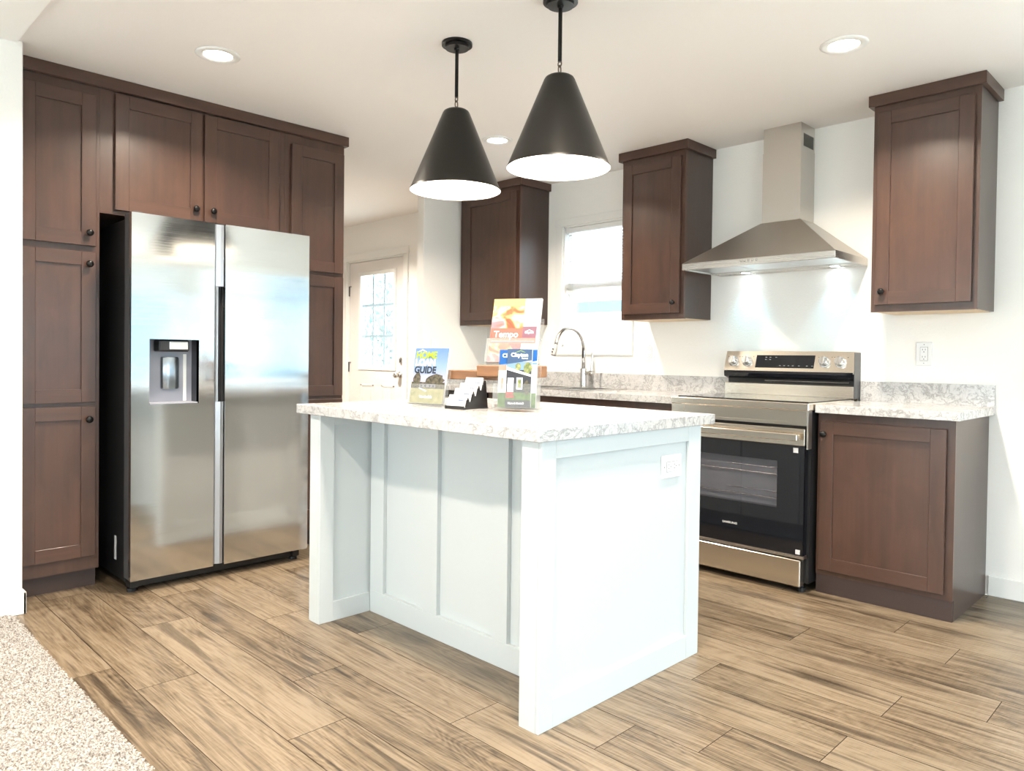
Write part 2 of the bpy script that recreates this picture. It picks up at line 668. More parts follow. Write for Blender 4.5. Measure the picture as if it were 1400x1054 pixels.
# carpet
bm = bm_new()
def grid(bm, x0, x1, y0, y1, nx, ny, zf):
    v = [[bm.verts.new((x0 + (x1 - x0) * i / nx, y0 + (y1 - y0) * j / ny, 0)) for j in range(ny + 1)] for i in range(nx + 1)]
    for i in range(nx + 1):
        for j in range(ny + 1):
            w = v[i][j]
            zf(w, i, j)
    for i in range(nx):
        for j in range(ny):
            bm.faces.new((v[i][j], v[i + 1][j], v[i + 1][j + 1], v[i][j + 1]))
rc = random.Random(5)
def pile(w, i, j):
    edge = w.co.y > 0.715
    w.co.z = 0.004 + rc.uniform(0, 0.010) if not edge else rc.uniform(-0.001, 0.004)
    w.co.x += rc.uniform(-0.002, 0.002)
    w.co.y += rc.uniform(-0.002, 0.002) if w.co.y < 0.715 else rc.uniform(-0.006, 0.004)
grid(bm, -3.69, -1.4, -0.35, 0.727, 420, 200, pile)
box(bm, -3.69, XR, YB, -0.35, -0.02, 0.008)
box(bm, -1.4, XR, -0.35, 0.722, -0.02, 0.008)
tag(obj('carpet', bm, CARPET), 'beige cut-pile carpet of the room in front of the kitchen', 'carpet', kind='stuff')

struct('ceiling', boxes((XF, XR, 0.735, YW + 0.1, CH, CH + 0.1)), CEIL)
struct('ceiling', boxes((XB, XR, YB, 0.735, CH - 0.012, CH + 0.1)), CEIL2)


def wall_holes(face, pl, u0, u1, z0, z1, holes, th):
    """wall with rectangular openings; th outwards"""
    us = sorted({u0, u1, *[h[0] for h in holes], *[h[1] for h in holes]})
    bm = bm_new()
    for a, b in zip(us, us[1:]):
        hs = [h for h in holes if h[0] <= a and h[1] >= b]
        zs = [z0]
        for h in hs: zs += [h[2], h[3]]
        zs.append(z1)
        for c, d in zip(zs[::2], zs[1::2]):
            if d - c < 1e-4: continue
            if face == 'y': box(bm, a, b, pl, pl + th, c, d)
            else: box(bm, pl, pl + th, a, b, c, d)
    return bm


BWIN = (-0.05, 3.05, 0.36, 1.92)
SINKWIN = (-3.63, -3.055, 1.21, 2.10)
DOOR = (-6.56, -5.57, 0.0, 2.085)
struct('wall_back', wall_holes('y', YW, XF, XR, 0, CH, [SINKWIN, DOOR, BWIN], 0.14), WHITE_WALL)
RWIN = [(-3.0, -0.9, 0.35, 2.05), (0.35, 4.05, 0.42, 1.95)]
struct('wall_right', wall_holes('x', XR, YB, YW, 0, CH, RWIN, 0.14), WHITE_WALL)
FWIN = [(-3.0, -0.9, 0.25, 2.08), (0.2, 2.4, 0.55, 2.05)]
struct('wall_front', wall_holes('y', YB - 0.14, XB, XR, 0, CH, FWIN, 0.14), WHITE_WALL)
struct('wall_left', boxes((XB - 0.12, -3.70, YB, 0.757, 0, CH), bev=0.004), WHITE_WALL)
struct('wall_fridge', boxes((XB - 0.12, XB, 0.757, 2.45, 0, CH)), WHITE_WALL)
struct('wall_partition', boxes((XP - 0.08, XP, 3.50, YW, 0, CH), bev=0.003), WHITE_WALL)
struct('wall_utility', boxes((XF - 0.1, XF, 0.757, YW, 0, CH), (XF, XB - 0.12, 0.757, 0.857, 0, CH)), WHITE_WALL)
BH = 0.096
struct('baseboard_back', boxes((-0.873, XR - 0.02, YW - 0.013, YW, 0, BH), bev=0.003), TRIM)
struct('baseboard_left', boxes((-3.70, -3.687, YB, 0.77, 0, BH), (-3.76, -3.687, 0.757, 0.77, 0, BH), bev=0.003), TRIM)
struct('baseboard_right', boxes((XR - 0.013, XR, YB, YW - 0.02, 0, BH)), TRIM)


def plain_window(name, face, pl, h, sgn, nu, split):
    """frame, mullions and glass filling an opening of wall plane pl (sgn = outward direction)"""
    u0, u1, z0, z1 = h
    bm = bm_new()
    t = 0.045
    def b(a, c, d, e, n0, n1, B=bm):
        if face == 'y': box(B, a, c, pl + sgn * n0, pl + sgn * n1, d, e)
        else: box(B, pl + sgn * n0, pl + sgn * n1, a, c, d, e)
    for a, c, d, e in ((u0, u0 + t, z0, z1), (u1 - t, u1, z0, z1), (u0 + t, u1 - t, z0, z0 + t), (u0 + t, u1 - t, z1 - t, z1)):
        b(a, c, d, e, 0.03, 0.10)
    for k in range(1, nu):
        u = u0 + (u1 - u0) * k / nu
        b(u - 0.03, u + 0.03, z0 + t, z1 - t, 0.035, 0.095)
    if split:
        zm = z0 + (z1 - z0) * split
        b(u0 + t, u1 - t, zm - 0.02, zm + 0.02, 0.04, 0.09)
    w = struct(name, bm, TRIM)
    g = bm_new()
    b(u0 + t, u1 - t, z0 + t, z1 - t, 0.062, 0.066, g)
    obj('glass', g, GLASS, w)
    c = bm_new()
    for a, q, d, e in ((u0 - 0.07, u0, z0 - 0.07, z1 + 0.07), (u1, u1 + 0.07, z0 - 0.07, z1 + 0.07),
                       (u0, u1, z0 - 0.07, z0), (u0, u1, z1, z1 + 0.07)):
        b(a, q, d, e, -0.014, 0.0, c)
    obj('casing', c, TRIM, w)
    return w


plain_window('window_2', 'x', XR, RWIN[0], 1, 2, 0)
plain_window('window_3', 'x', XR, RWIN[1], 1, 2, 0)
plain_window('window_6', 'y', YW, BWIN, 1, 2, 0)
plain_window('window_4', 'y', YB, FWIN[0], -1, 2, 0)
plain_window('window_5', 'y', YB, FWIN[1], -1, 2, 0.5)


def portal(loc, rot, sx, sy):
    l = bpy.data.lights.new('daylight_portal', 'AREA')
    l.shape = 'RECTANGLE'
    l.size, l.size_y = sx, sy
    l.cycles.is_portal = True
    o = bpy.data.objects.new('daylight_portal', l)
    COL.objects.link(o)
    o.location = loc
    o.rotation_euler = rot
for h in RWIN:
    portal((XR + 0.13, (h[0] + h[1]) / 2, (h[2] + h[3]) / 2), (R(90), 0, R(90)), h[1] - h[0], h[3] - h[2])
for h in FWIN:
    portal(((h[0] + h[1]) / 2, YB - 0.13, (h[2] + h[3]) / 2), (R(90), 0, R(0)), h[1] - h[0], h[3] - h[2])
portal(((BWIN[0] + BWIN[1]) / 2, YW + 0.13, (BWIN[2] + BWIN[3]) / 2), (R(90), 0, R(180)), BWIN[1] - BWIN[0], BWIN[3] - BWIN[2])
portal(((SINKWIN[0] + SINKWIN[1]) / 2, YW + 0.13, 1.65), (R(90), 0, R(180)), 0.57, 0.9)
portal((-6.05, YW + 0.13, 1.46), (R(90), 0, R(180)), 0.62, 0.95)

# sink window
u0, u1, z0, z1 = SINKWIN
bm = bm_new()
for a, c, d, e in ((u0, u0 + 0.035, z0, z1), (u1 - 0.035, u1, z0, z1), (u0 + 0.035, u1 - 0.035, z0, z0 + 0.035),
                   (u0 + 0.035, u1 - 0.035, z1 - 0.035, z1), (u0 + 0.035, u1 - 0.035, 1.63, 1.665)):
    box(bm, a, c, YW + 0.06, YW + 0.12, d, e)
win = struct('window_1', bm, PLASTIC_W)
obj('glass', boxes((u0 + 0.03, u1 - 0.03, YW + 0.085, YW + 0.089, z0 + 0.03, z1 - 0.03)), GLASS, win)
bm = bm_new()
for a, c, d, e in ((u0 - 0.068, u0, z0 - 0.005, z1), (u1, u1 + 0.068, z0 - 0.005, z1),
                   (u0 - 0.068, u1 + 0.068, z0 - 0.062, z0 - 0.005), (u0 - 0.075, u1 + 0.075, z1, z1 + 0.055)):
    box(bm, a, c, YW - 0.016, YW, d, e, bev=0.002)
obj('casing', bm, TRIM, win)
bm = boxes((u0 - 0.001, u0 + 0.012, YW - 0.001, YW + 0.06, z0, z1), (u1 - 0.012, u1 + 0.001, YW - 0.001, YW + 0.06, z0, z1),
           (u0, u1, YW - 0.001, YW + 0.06, z0 - 0.001, z0 + 0.012), (u0, u1, YW - 0.001, YW + 0.06, z1 - 0.012, z1 + 0.001))
obj('jamb', bm, TRIM, win)

# blind
bl = thing('window_blind', 'white slatted blind half raised in the window over the sink', 'blind', (-3.34, YW + 0.03, 1.60))
obj('head_rail', boxes((u0 + 0.014, u1 - 0.014, YW + 0.008, YW + 0.052, z1 - 0.05, z1 - 0.013), bev=0.003), PLASTIC_W, bl)
bm = bm_new()
z = 1.70
while z < z1 - 0.055:
    vs = [bm.verts.new(p) for p in ((u0 + 0.018, YW + 0.016, z - 0.008), (u1 - 0.018, YW + 0.016, z - 0.008),
                                    (u1 - 0.018, YW + 0.044, z + 0.008), (u0 + 0.018, YW + 0.044, z + 0.008))]
    bm.faces.new(vs)
    z += 0.0215
BLINDM = mat('blind_slat', (0.85, 0.86, 0.87), 0.5)
nt = BLINDM.node_tree
tl = nt.nodes.new('ShaderNodeBsdfTranslucent')
tl.inputs[0].default_value = (0.85, 0.88, 0.9, 1)
ms = nt.nodes.new('ShaderNodeMixShader')
ms.inputs[0].default_value = 0.4
nt.links.new(P(BLINDM).outputs[0], ms.inputs[1])
nt.links.new(tl.outputs[0], ms.inputs[2])
nt.links.new(ms.outputs[0], nt.nodes['Material Output'].inputs[0])
obj('slats', bm, BLINDM, bl)
bm = bm_new()
for i in range(9):
    box(bm, u0 + 0.018, u1 - 0.018, YW + 0.014, YW + 0.046, 1.625 + i * 0.006, 1.6275 + i * 0.006)
obj('stacked_slats', bm, PLASTIC_W, bl)
obj('bottom_rail', boxes((u0 + 0.016, u1 - 0.016, YW + 0.012, YW + 0.048, 1.600, 1.622), bev=0.003), PLASTIC_W, bl)
bm = bm_new()
tube(bm, [(u0 + 0.09, YW + 0.008, z1 - 0.05), (u0 + 0.085, YW + 0.005, 1.26)], 0.003, 8)
obj('tilt_wand', bm, GLASS, bl)
bm = bm_new()
for u in (u0 + 0.14, u1 - 0.14):
    bm = bm_new()
    tube(bm, [(u, YW + 0.03, z1 - 0.04), (u, YW + 0.03, 1.61)], 0.0012, 6)
    obj('lift_cord', bm, PLASTIC_W, bl)

# back door
dx0, dx1, dz0, dz1 = -6.53, -5.60, 0.03, 2.058
gx0, gx1, gz0, gz1 = -6.335, -5.765, 1.01, 1.925
DF = YW + 0.02   # door face plane
bm = bm_new()
plate_hole(bm, '-y', DF, dx0, dx1, dz0, dz1, (gx0, gx1, gz0, gz1), -0.045, 0.0)
for a, b in ((-6.325, -6.10), (-5.965, -5.755)):
    for c, d in ((0.22, 0.84),):
        for q in ((a, b, c, c + 0.02), (a, b, d - 0.02, d), (a, a + 0.02, c, d), (b - 0.02, b, c, d)):
            box(bm, q[0], q[1], DF - 0.005, DF, q[2], q[3], bev=0.002)
        box(bm, a + 0.05, b - 0.05, DF - 0.004, DF, c + 0.05, d - 0.05, bev=0.003)
dm = mat('door_paint', (0.78, 0.74, 0.71), 0.4)
door = struct('door_1', bm, dm)
bm = bm_new()
for q in ((gx0 - 0.03, gx0 + 0.008, gz0 - 0.03, gz1 + 0.03), (gx1 - 0.008, gx1 + 0.03, gz0 - 0.03, gz1 + 0.03),
          (gx0 + 0.008, gx1 - 0.008, gz0 - 0.03, gz0 + 0.008), (gx0 + 0.008, gx1 - 0.008, gz1 - 0.008, gz1 + 0.03)):
    box(bm, q[0], q[1], DF - 0.010, DF, q[2], q[3], bev=0.002)
obj('lite_frame', bm, TRIM, door)
obj('glass', boxes((gx0, gx1, DF + 0.014, DF + 0.018, gz0, gz1)), GLASS, door)
bm = bm_new()
for i in (1, 2):
    x = gx0 + (gx1 - gx0) * i / 3
    box(bm, x - 0.012, x + 0.012, DF + 0.019, DF + 0.027, gz0, gz1)
    z = gz0 + (gz1 - gz0) * i / 3
    box(bm, gx0, gx1, DF + 0.0195, DF + 0.0265, z - 0.012, z + 0.012)
obj('muntins', bm, mat('muntin_backlit_grey', (0.40, 0.50, 0.60), 0.5), door)  # darkened blue-grey: backlit shade put into the colour
bm = bm_new()
lathe(bm, (-5.665, DF, 0.942), (0, -1, 0), [(0, 0.032), (0.008, 0.031), (0.012, 0.014), (0.035, 0.013), (0.042, 0.026), (0.06, 0.028), (0.07, 0.02), (0.072, 0)], 20)
obj('door_knob', bm, NICKEL, door, smooth=True)
bm = bm_new()
lathe(bm, (-5.645, DF, 1.08), (0, -1, 0), [(0, 0.032), (0.012, 0.030), (0.016, 0.014), (0.018, 0)], 20)
box(bm, -5.650, -5.640, DF - 0.03, DF - 0.012, 1.06, 1.10, bev=0.002)
obj('deadbolt', bm, NICKEL, door)
for z in (1.80, 1.03, 0.25):
    bm = bm_new()
    lathe(bm, (dx0 - 0.003, DF - 0.008, z - 0.075), (0, 0, 1), [(0, 0.007), (0.10, 0.007)], 10)
    box(bm, dx0 - 0.03, dx0 + 0.03, DF - 0.012, DF - 0.004, z + 0.02, z + 0.027)
    obj('hinge', bm, DARK_STEEL, door)
bm = boxes((DOOR[0] - 0.075, dx0 - 0.012, YW - 0.016, YW, 0, 2.075), (dx1 + 0.012, dx1 + 0.078, YW - 0.016, YW, 0, 2.075),
           (DOOR[0] - 0.09, dx1 + 0.092, YW - 0.020, YW, 2.075, 2.142), bev=0.002)
obj('casing', bm, TRIM, door)
bm = boxes((DOOR[0], dx0 - 0.004, YW, YW + 0.1, 0, 2.085), (dx1 + 0.004, DOOR[1], YW, YW + 0.1, 0, 2.085),
           (dx0 - 0.004, dx1 + 0.004, YW, YW + 0.1, 2.062, 2.085), (dx0, dx1, YW - 0.0, YW + 0.1, 0, 0.026))
obj('jamb', bm, TRIM, door)

# ------------------------------------------------------------------ cabinets
def knob(bm, face, pl, u, z, out):
    o = (pl + out, u, z) if face == '+x' else (u, pl - out, z)
    ax = (1, 0, 0) if face == '+x' else (0, -1, 0)
    lathe(bm, o, ax, [(0, 0.009), (0.003, 0.0075), (0.010, 0.006), (0.014, 0.009), (0.018, 0.0155), (0.023, 0.0165), (0.028, 0.0125), (0.030, 0.004), (0.0302, 0)], 20)


def shaker(parent, face, pl, u0, u1, z0, z1, kn=None, rail=0.062, n0=0.001, t=0.020):
    bm = bm_new()
    fbox(bm, face, pl, u0, u0 + rail, n0, n0 + t, z0, z1, 'z', 0.0016)
    fbox(bm, face, pl, u1 - rail, u1, n0, n0 + t, z0, z1, 'z', 0.0016)
    fbox(bm, face, pl, u0 + rail, u1 - rail, n0, n0 + t, z0, z0 + rail, 'u', 0.0008)
    fbox(bm, face, pl, u0 + rail, u1 - rail, n0, n0 + t, z1 - rail, z1, 'u', 0.0008)
    fbox(bm, face, pl, u0 + rail - 0.004, u1 - rail + 0.004, n0 + 0.002, n0 + t - 0.009, z0 + rail - 0.004, z1 - rail + 0.004, 'z')
    d = obj('door', bm, CAB, parent)
    if kn:
        b = bm_new()
        knob(b, face, pl, kn[0], kn[1], n0 + t)
        obj('knob', b, BLACK_METAL, d, smooth=True)
    return d


def crown(bm, face, pl, u0, u1, z0, z1, back, over=0.028, left=True, right=True):
    """flat board crown: front and returns"""
    if face == '+x':
        box(bm, pl, pl + over, u0, u1, z0, z1, 1, 0.002)
        if right: box(bm, back, pl, u1 - over, u1, z0, z1, 0, 0.001)
    else:
        box(bm, u0, u1, pl - over, pl, z0, z1, 0, 0.002)
        if right: box(bm, u1 - over, u1, pl, back, z0, z1, 1, 0.001)
        if left: box(bm, u0, u0 + over, pl, back, z0, z1, 1, 0.001)


CZ0 = 2.378  # crown bottom
# tall pantry left of the fridge
tp = thing('pantry_cabinet', 'tall dark brown pantry cabinet against the left wall, left of the fridge', 'cabinet', (-4.2, 0.93, 0))
PY0, PY1 = 0.7705, 1.107
obj('carcass', boxes((XB + 0.003, FX - 0.02, PY0, PY1, 0.092, CZ0 + 0.05)), CABSIDE, tp)
obj('face_frame', boxes((FX - 0.02, FX, PY0, PY1, 0.092, CZ0 + 0.05)), CAB, tp)
obj('toe_kick', boxes((XB + 0.003, FX - 0.045, PY0, PY1 - 0.002, 0, 0.092)), TOE, tp)
for z0_, z1_, kz in ((1.625, 2.334, 1.684), (0.888, 1.594, 1.538), (0.158, 0.868, 0.808)):
    shaker(tp, '+x', FX, PY0 + 0.008, 1.088, z0_, z1_, (1.056, kz))
# cabinet over fridge
tf = thing('overfridge_cabinet', 'dark brown two-door wall cabinet above the fridge', 'cabinet', (-4.2, 1.58, 1.79))
obj('carcass', boxes((XB + 0.003, FX - 0.02, 1.1075, 2.0565, 1.79, CZ0 + 0.05)), CABSIDE, tf)
obj('face_frame', boxes((FX - 0.02, FX, 1.1075, 2.0565, 1.79, CZ0 + 0.05)), CAB, tf)
shaker(tf, '+x', FX, 1.170, 1.588, 1.811, 2.368, (1.550, 1.870))
shaker(tf, '+x', FX, 1.600, 2.018, 1.811, 2.368, (1.640, 1.870))
# tall cabinet right of fridge
tr_ = thing('pantry_cabinet', 'tall dark brown pantry cabinet between the fridge and the back door', 'cabinet', (-4.2, 2.25, 0))
obj('carcass', boxes((XB + 0.003, FX - 0.02, 2.057, 2.446, 0.092, CZ0 + 0.05)), CABSIDE, tr_)
obj('face_frame', boxes((FX - 0.02, FX, 2.057, 2.446, 0.092, CZ0 + 0.05)), CAB, tr_)
obj('toe_kick', boxes((XB + 0.003, FX - 0.045, 2.059, 2.446, 0, 0.092)), TOE, tr_)
for z0_, z1_, kz in ((1.614, 2.325, 1.684), (0.882, 1.590, 1.53), (0.158, 0.862, 0.80)):
    shaker(tr_, '+x', FX, 2.095, 2.436, z0_, z1_, (2.13, kz))
# crown of the fridge run
bm = bm_new()
box(bm, FX + 0.0005, FX + 0.030, PY0, 2.462, CZ0, CH - 0.001, 1, 0.002)
box(bm, XB + 0.003, FX + 0.0005, 2.4465, 2.462, CZ0, CH - 0.001, 0, 0.001)
cr = obj('crown_molding', bm, CAB)
tag(cr, 'long dark brown crown board along the tops of the fridge wall cabinets', 'molding')


def upper(label, x0, x1, kn_right, first_name='upper_cabinet', lr=(True, True), doorx=None):
    t = thing(first_name, label, 'cabinet', ((x0 + x1) / 2, YW - 0.15, 1.3695))
    yf = 3.8586
    z0 = 1.3695
    obj('carcass', boxes((x0, x1, yf + 0.02, YW - 0.001, z0 + 0.004, CH - 0.045)), CABSIDE, t)
    obj('bottom_panel', boxes((x0 + 0.014, x1 - 0.014, yf + 0.021, YW - 0.002, z0 + 0.001, z0 + 0.004)), MAPLE, t)
    obj('face_frame', boxes((x0, x1, yf, yf + 0.02, z0, CH - 0.045)), CAB, t)
    a, b = doorx
    k = (b - 0.035 if kn_right else a + 0.035, 1.467)
    shaker(t, '-y', yf, a, b, 1.405, 2.345, k)
    bm = bm_new()
    ov = 0.022
    box(bm, x0 - (ov if lr[0] else 0), x1 + (ov if lr[1] else 0), yf - ov, yf - 0.0005, CZ0 + 0.002, CH - 0.001, 0, 0.0015)
    if lr[1]: box(bm, x1 + 0.0005, x1 + ov, yf - 0.0005, YW - 0.001, CZ0 + 0.002, CH - 0.001, 1, 0.001)
    if lr[0]: box(bm, x0 - ov, x0 - 0.0005, yf - 0.0005, YW - 0.001, CZ0 + 0.002, CH - 0.001, 1, 0.001)
    obj('crown', bm, CAB, t)
    return t


upper('dark brown wall cabinet left of the sink window, beside the white partition', -4.432, -3.781, True, lr=(False, True), doorx=(-4.365, -3.806))
upper('narrow dark brown wall cabinet between the sink window and the range hood', -2.862, -2.400, True, doorx=(-2.838, -2.425))
upper('dark brown wall cabinet right of the range hood, over the outlet', -1.335, -0.876, False, doorx=(-1.312, -0.898))

# right base cabinet
BF = 3.5976
tb = thing('base_cabinet', 'dark brown single-door base cabinet right of the range', 'cabinet', (-1.2, 3.88, 0))
bx0, bx1 = -1.476, -0.885
obj('carcass', boxes((bx0, bx1, BF + 0.02, YW - 0.002, 0.0, CT - 0.0385)), CABSIDE, tb)
obj('face_frame', boxes((bx0, bx1, BF, BF + 0.0195, 0.092, CT - 0.0385)), CAB, tb)
obj('toe_kick', boxes((bx0, bx1 - 0.001, BF + 0.006, BF + 0.0195, 0.0, 0.092)), TOE, tb)
shaker(tb, '-y', BF, -1.458, -0.917, 0.118, 0.836, (-1.437, 0.775))

# sink base + dishwasher + worktops
ts = thing('sink_base_cabinet', 'dark brown base cabinet under the sink, behind the island', 'cabinet', (-3.0, 3.88, 0))
bm = boxes((-3.82, -3.802, BF + 0.02, YW - 0.002, 0.0, CT - 0.0385), (-2.275, -2.257, BF + 0.02, YW - 0.002, 0.0, CT - 0.0385),
           (-3.802, -2.275, YW - 0.012, YW - 0.002, 0.1, CT - 0.0385), (-3.802, -2.275, BF + 0.02, YW - 0.012, 0.092, 0.11))
obj('carcass', bm, CABSIDE, ts)
obj('face_frame', boxes((-3.82, -2.257, BF, BF + 0.02, 0.092, CT - 0.0385)), CAB, ts)
obj('toe_kick', boxes((-3.82, -2.257, BF + 0.05, BF + 0.07, 0.0, 0.092)), TOE, ts)
shaker(ts, '-y', BF, -3.80, -3.435, 0.118, 0.83, (-3.47, 0.775))
shaker(ts, '-y', BF, -3.425, -3.06, 0.118, 0.83, (-3.39, 0.775))
shaker(ts, '-y', BF, -3.03, -2.665, 0.118, 0.83, (-2.70, 0.775))
shaker(ts, '-y', BF, -2.655, -2.28, 0.118, 0.83, (-2.62, 0.775))
dw = thing('dishwasher', 'stainless dishwasher with black top strip under the sink counter by the partition', 'dishwasher', (-4.13, 3.85, 0))
obj('tub', boxes((-4.425, -3.825, BF + 0.02, YW - 0.05, 0.02, CT - 0.045)), BLACK, dw)
obj('door_panel', boxes((-4.425, -3.825, BF - 0.02, BF + 0.019, 0.11, 0.825), bev=0.003), STEEL, dw)
obj('control_strip', boxes((-4.425, -3.825, BF - 0.012, BF + 0.019, 0.829, CT - 0.046), bev=0.002), BLACK_GLASS, dw)
obj('toe_plate', boxes((-4.42, -3.83, BF + 0.05, BF + 0.06, 0.0, 0.10)), BLACK, dw)

CF = 3.556
def worktop(name, label, x0, x1, y0, y1, z0=CT - 0.038, hole=None):
    bm = bm_new()
    if hole:
        hx0, hx1, hy0, hy1 = hole
        for q in ((x0, hx0, y0, y1), (hx1, x1, y0, y1), (hx0, hx1, y0, hy0), (hx0, hx1, hy1, y1)):
            box(bm, *q, z0, CT)
    else:
        box(bm, x0, x1, y0, y1, z0, CT, bev=0.0012)
    return bm


SX0, SX1, SY0, SY1 = -3.76, -2.975, 3.63, 4.085
t = thing('worktop', 'grey-veined marble-look worktop around the sink, left of the range', 'worktop', (-3.35, 3.86, CT - 0.038))
obj('slab', worktop('', '', XP + 0.001, -2.2495, CF, YW - 0.001, hole=(SX0 + 0.03, SX1 - 0.03, SY0 + 0.03, SY1 - 0.1)), MARBLE, t)
obj('backsplash', boxes((XP + 0.02, -2.2495, YW - 0.020, YW - 0.001, CT + 0.0003, CT + 0.105), (XP + 0.001, XP + 0.02, CF + 0.01, YW - 0.001, CT + 0.0003, CT + 0.105)), MARBLE, t)
t = thing('worktop', 'short grey-veined marble-look worktop on the base cabinet right of the range', 'worktop', (-1.17, 3.86, CT - 0.038))
obj('slab', worktop('', '', -1.4765, -0.8605, CF, YW - 0.001), MARBLE, t)
obj('backsplash', boxes((-1.4765, -0.8605, YW - 0.020, YW - 0.001, CT + 0.0003, CT + 0.105)), MARBLE, t)

# sink and faucet
t = thing('kitchen_sink', 'stainless double sink dropped into the worktop under the window', 'sink', (-3.37, 3.86, CT))
bm = bm_new()
xm = (SX0 + SX1) / 2
for q in ((SX0, SX0 + 0.035, SY0, SY1), (SX1 - 0.035, SX1, SY0, SY1), (xm - 0.02, xm + 0.02, SY0 + 0.035, SY1 - 0.105),
          (SX0 + 0.035, SX1 - 0.035, SY0, SY0 + 0.035), (SX0 + 0.035, SX1 - 0.035, SY1 - 0.105, SY1)):
    box(bm, *q, CT + 0.0003, CT + 0.007, 0)
obj('rim', bm, STEEL, t)
for a, b in ((SX0 + 0.035, xm - 0.02), (xm + 0.02, SX1 - 0.035)):
    bm = bm_new()
    c, d = SY0 + 0.035, SY1 - 0.105
    zb = CT - 0.19
    for q in ((a, b, c, d, zb - 0.002, zb), (a, a + 0.002, c, d, zb, CT + 0.002), (b - 0.002, b, c, d, zb, CT + 0.002),
              (a, b, c, c + 0.002, zb, CT + 0.002), (a, b, d - 0.002, d, zb, CT + 0.002)):
        box(bm, *q)
    lathe(bm, ((a + b) / 2, (c + d) / 2, zb), (0, 0, 1), [(0, 0.05), (0.003, 0.045), (0.0031, 0)], 20)
    obj('bowl', bm, STEEL, t)
bm = bm_new()
lathe(bm, (-3.20, 4.03, CT + 0.007), (0, 0, 1), [(0, 0.02), (0.004, 0.019), (0.006, 0.012), (0.0061, 0)], 16)
obj('hole_cover', bm, NICKEL, t)

t = thing('kitchen_faucet', 'tall brushed nickel gooseneck faucet behind the sink', 'faucet', (-3.32, 4.04, CT + 0.007))
FYC = 4.045
bm = bm_new()
lathe(bm, (-3.32, FYC, CT + 0.0072), (0, 0, 1), [(0, 0.029), (0.006, 0.028), (0.008, 0.0235), (0.13, 0.0235), (0.133, 0.016), (0.1331, 0)], 24)
obj('body', bm, NICKEL, t, autosm=True)
bm = bm_new()
pts = [(-3.32, FYC, CT + 0.13), (-3.32, FYC, 1.18)]
rr = 0.150
for i in range(0, 15):
    a = math.pi * i / 14 * 0.93
    pts.append((-3.32, FYC - rr + rr * math.cos(a), 1.180 + rr * math.sin(a)))
obj('spout', (tube(bm, pts, 0.0135, 14), bm)[1], NICKEL, t, smooth=True)
e = Vector(pts[-1]); dvec = (Vector(pts[-1]) - Vector(pts[-2])).normalized()
bm = bm_new()
tube(bm, [e, e + dvec * 0.035, e + dvec * 0.075], [0.015, 0.0175, 0.019], 14)
sh = obj('spray_head', bm, NICKEL, t, autosm=True)
bm = bm_new()
for k in (0.03, 0.05):
    c = e + dvec * k + Vector((0, -0.017, 0))
    lathe(bm, c, (0, -1, 0), [(0, 0.006), (0.006, 0.006), (0.008, 0.003)], 10)
obj('spray_button', bm, DARK_STEEL, sh)
bm = bm_new()
lathe(bm, (-3.297, FYC, 1.02), (1, 0, 0), [(0, 0.012), (0.03, 0.012), (0.031, 0.019), (0.058, 0.019), (0.062, 0.014), (0.0621, 0)], 16)
tube(bm, [(-3.25, FYC, 1.03), (-3.25, FYC + 0.006, 1.10), (-3.25, FYC + 0.012, 1.165)], [0.008, 0.0075, 0.008], 10)
obj('lever_handle', bm, NICKEL, t, autosm=True)

# ------------------------------------------------------------------ refrigerator
DX = -3.645
fr = thing('refrigerator', 'stainless side-by-side refrigerator with a dispenser in its left door', 'refrigerator', (-4.0, 1.6, 0))
FY0, FY1, FM0, FM1 = 1.171, 2.078, 1.557, 1.612
FZ0, FZ1 = 0.062, 1.772
obj('case', boxes((XB + 0.06, DX - 0.105, FY0 + 0.008, 2.052, 0.035, FZ1 - 0.02), bev=0.004), BLACK, fr)
dh = (1.251, 1.482, 0.881, 1.190)
bm = bm_new()
plate_hole(bm, '+x', DX, FY0, FM0, FZ0, FZ1, dh, -0.03, 0.0)
dl = obj('left_door', bm, FRIDGE_STEEL, fr)
bm = bm_new()
plate_hole(bm, '+x', DX, FY0 + 0.001, FM0 - 0.001, FZ0 + 0.001, FZ1 - 0.001, (dh[0] - 0.01, dh[1] + 0.01, dh[2] - 0.01, dh[3] + 0.01), -0.095, -0.0305)
obj('door_edge', bm, DARK_STEEL, dl)
bm = bm_new()
box(bm, DX - 0.029, DX, FM1, FY1, FZ0, FZ1)
dr = obj('right_door', bm, FRIDGE_STEEL, fr)
obj('door_edge', boxes((DX - 0.095, DX - 0.030, FM1 + 0.001, FY1 - 0.001, FZ0 + 0.001, FZ1 - 0.001)), DARK_STEEL, dr)
# recessed grips between the doors
bm = bm_new()
HG = mat('grip_channel', (0.42, 0.43, 0.45), 0.28, 0.9)
for q in ((FZ0 + 0.004, 0.883), (1.462, FZ1 - 0.002)):
    prism(bm, [(DX - 0.010, FM0 + 0.0005), (DX - 0.050, FM0 + 0.0005), (DX - 0.050, FM1 - 0.004), (DX - 0.012, FM1 - 0.004), (DX - 0.012, FM1 - 0.018), (DX - 0.022, FM0 + 0.016)], 'z', *q)
prism(bm, [(DX - 0.010, FM0 + 0.0005), (DX - 0.050, FM0 + 0.0005), (DX - 0.050, FM0 + 0.03), (DX - 0.026, FM0 + 0.030), (DX - 0.022, FM0 + 0.016)], 'z', 0.883, 1.462)
obj('grip_channel', bm, HG, fr)
obj('grip_pocket', boxes((DX - 0.092, DX - 0.052, FM0 + 0.001, FM1 - 0.001, FZ0 + 0.01, FZ1 - 0.01)), BLACK, fr)
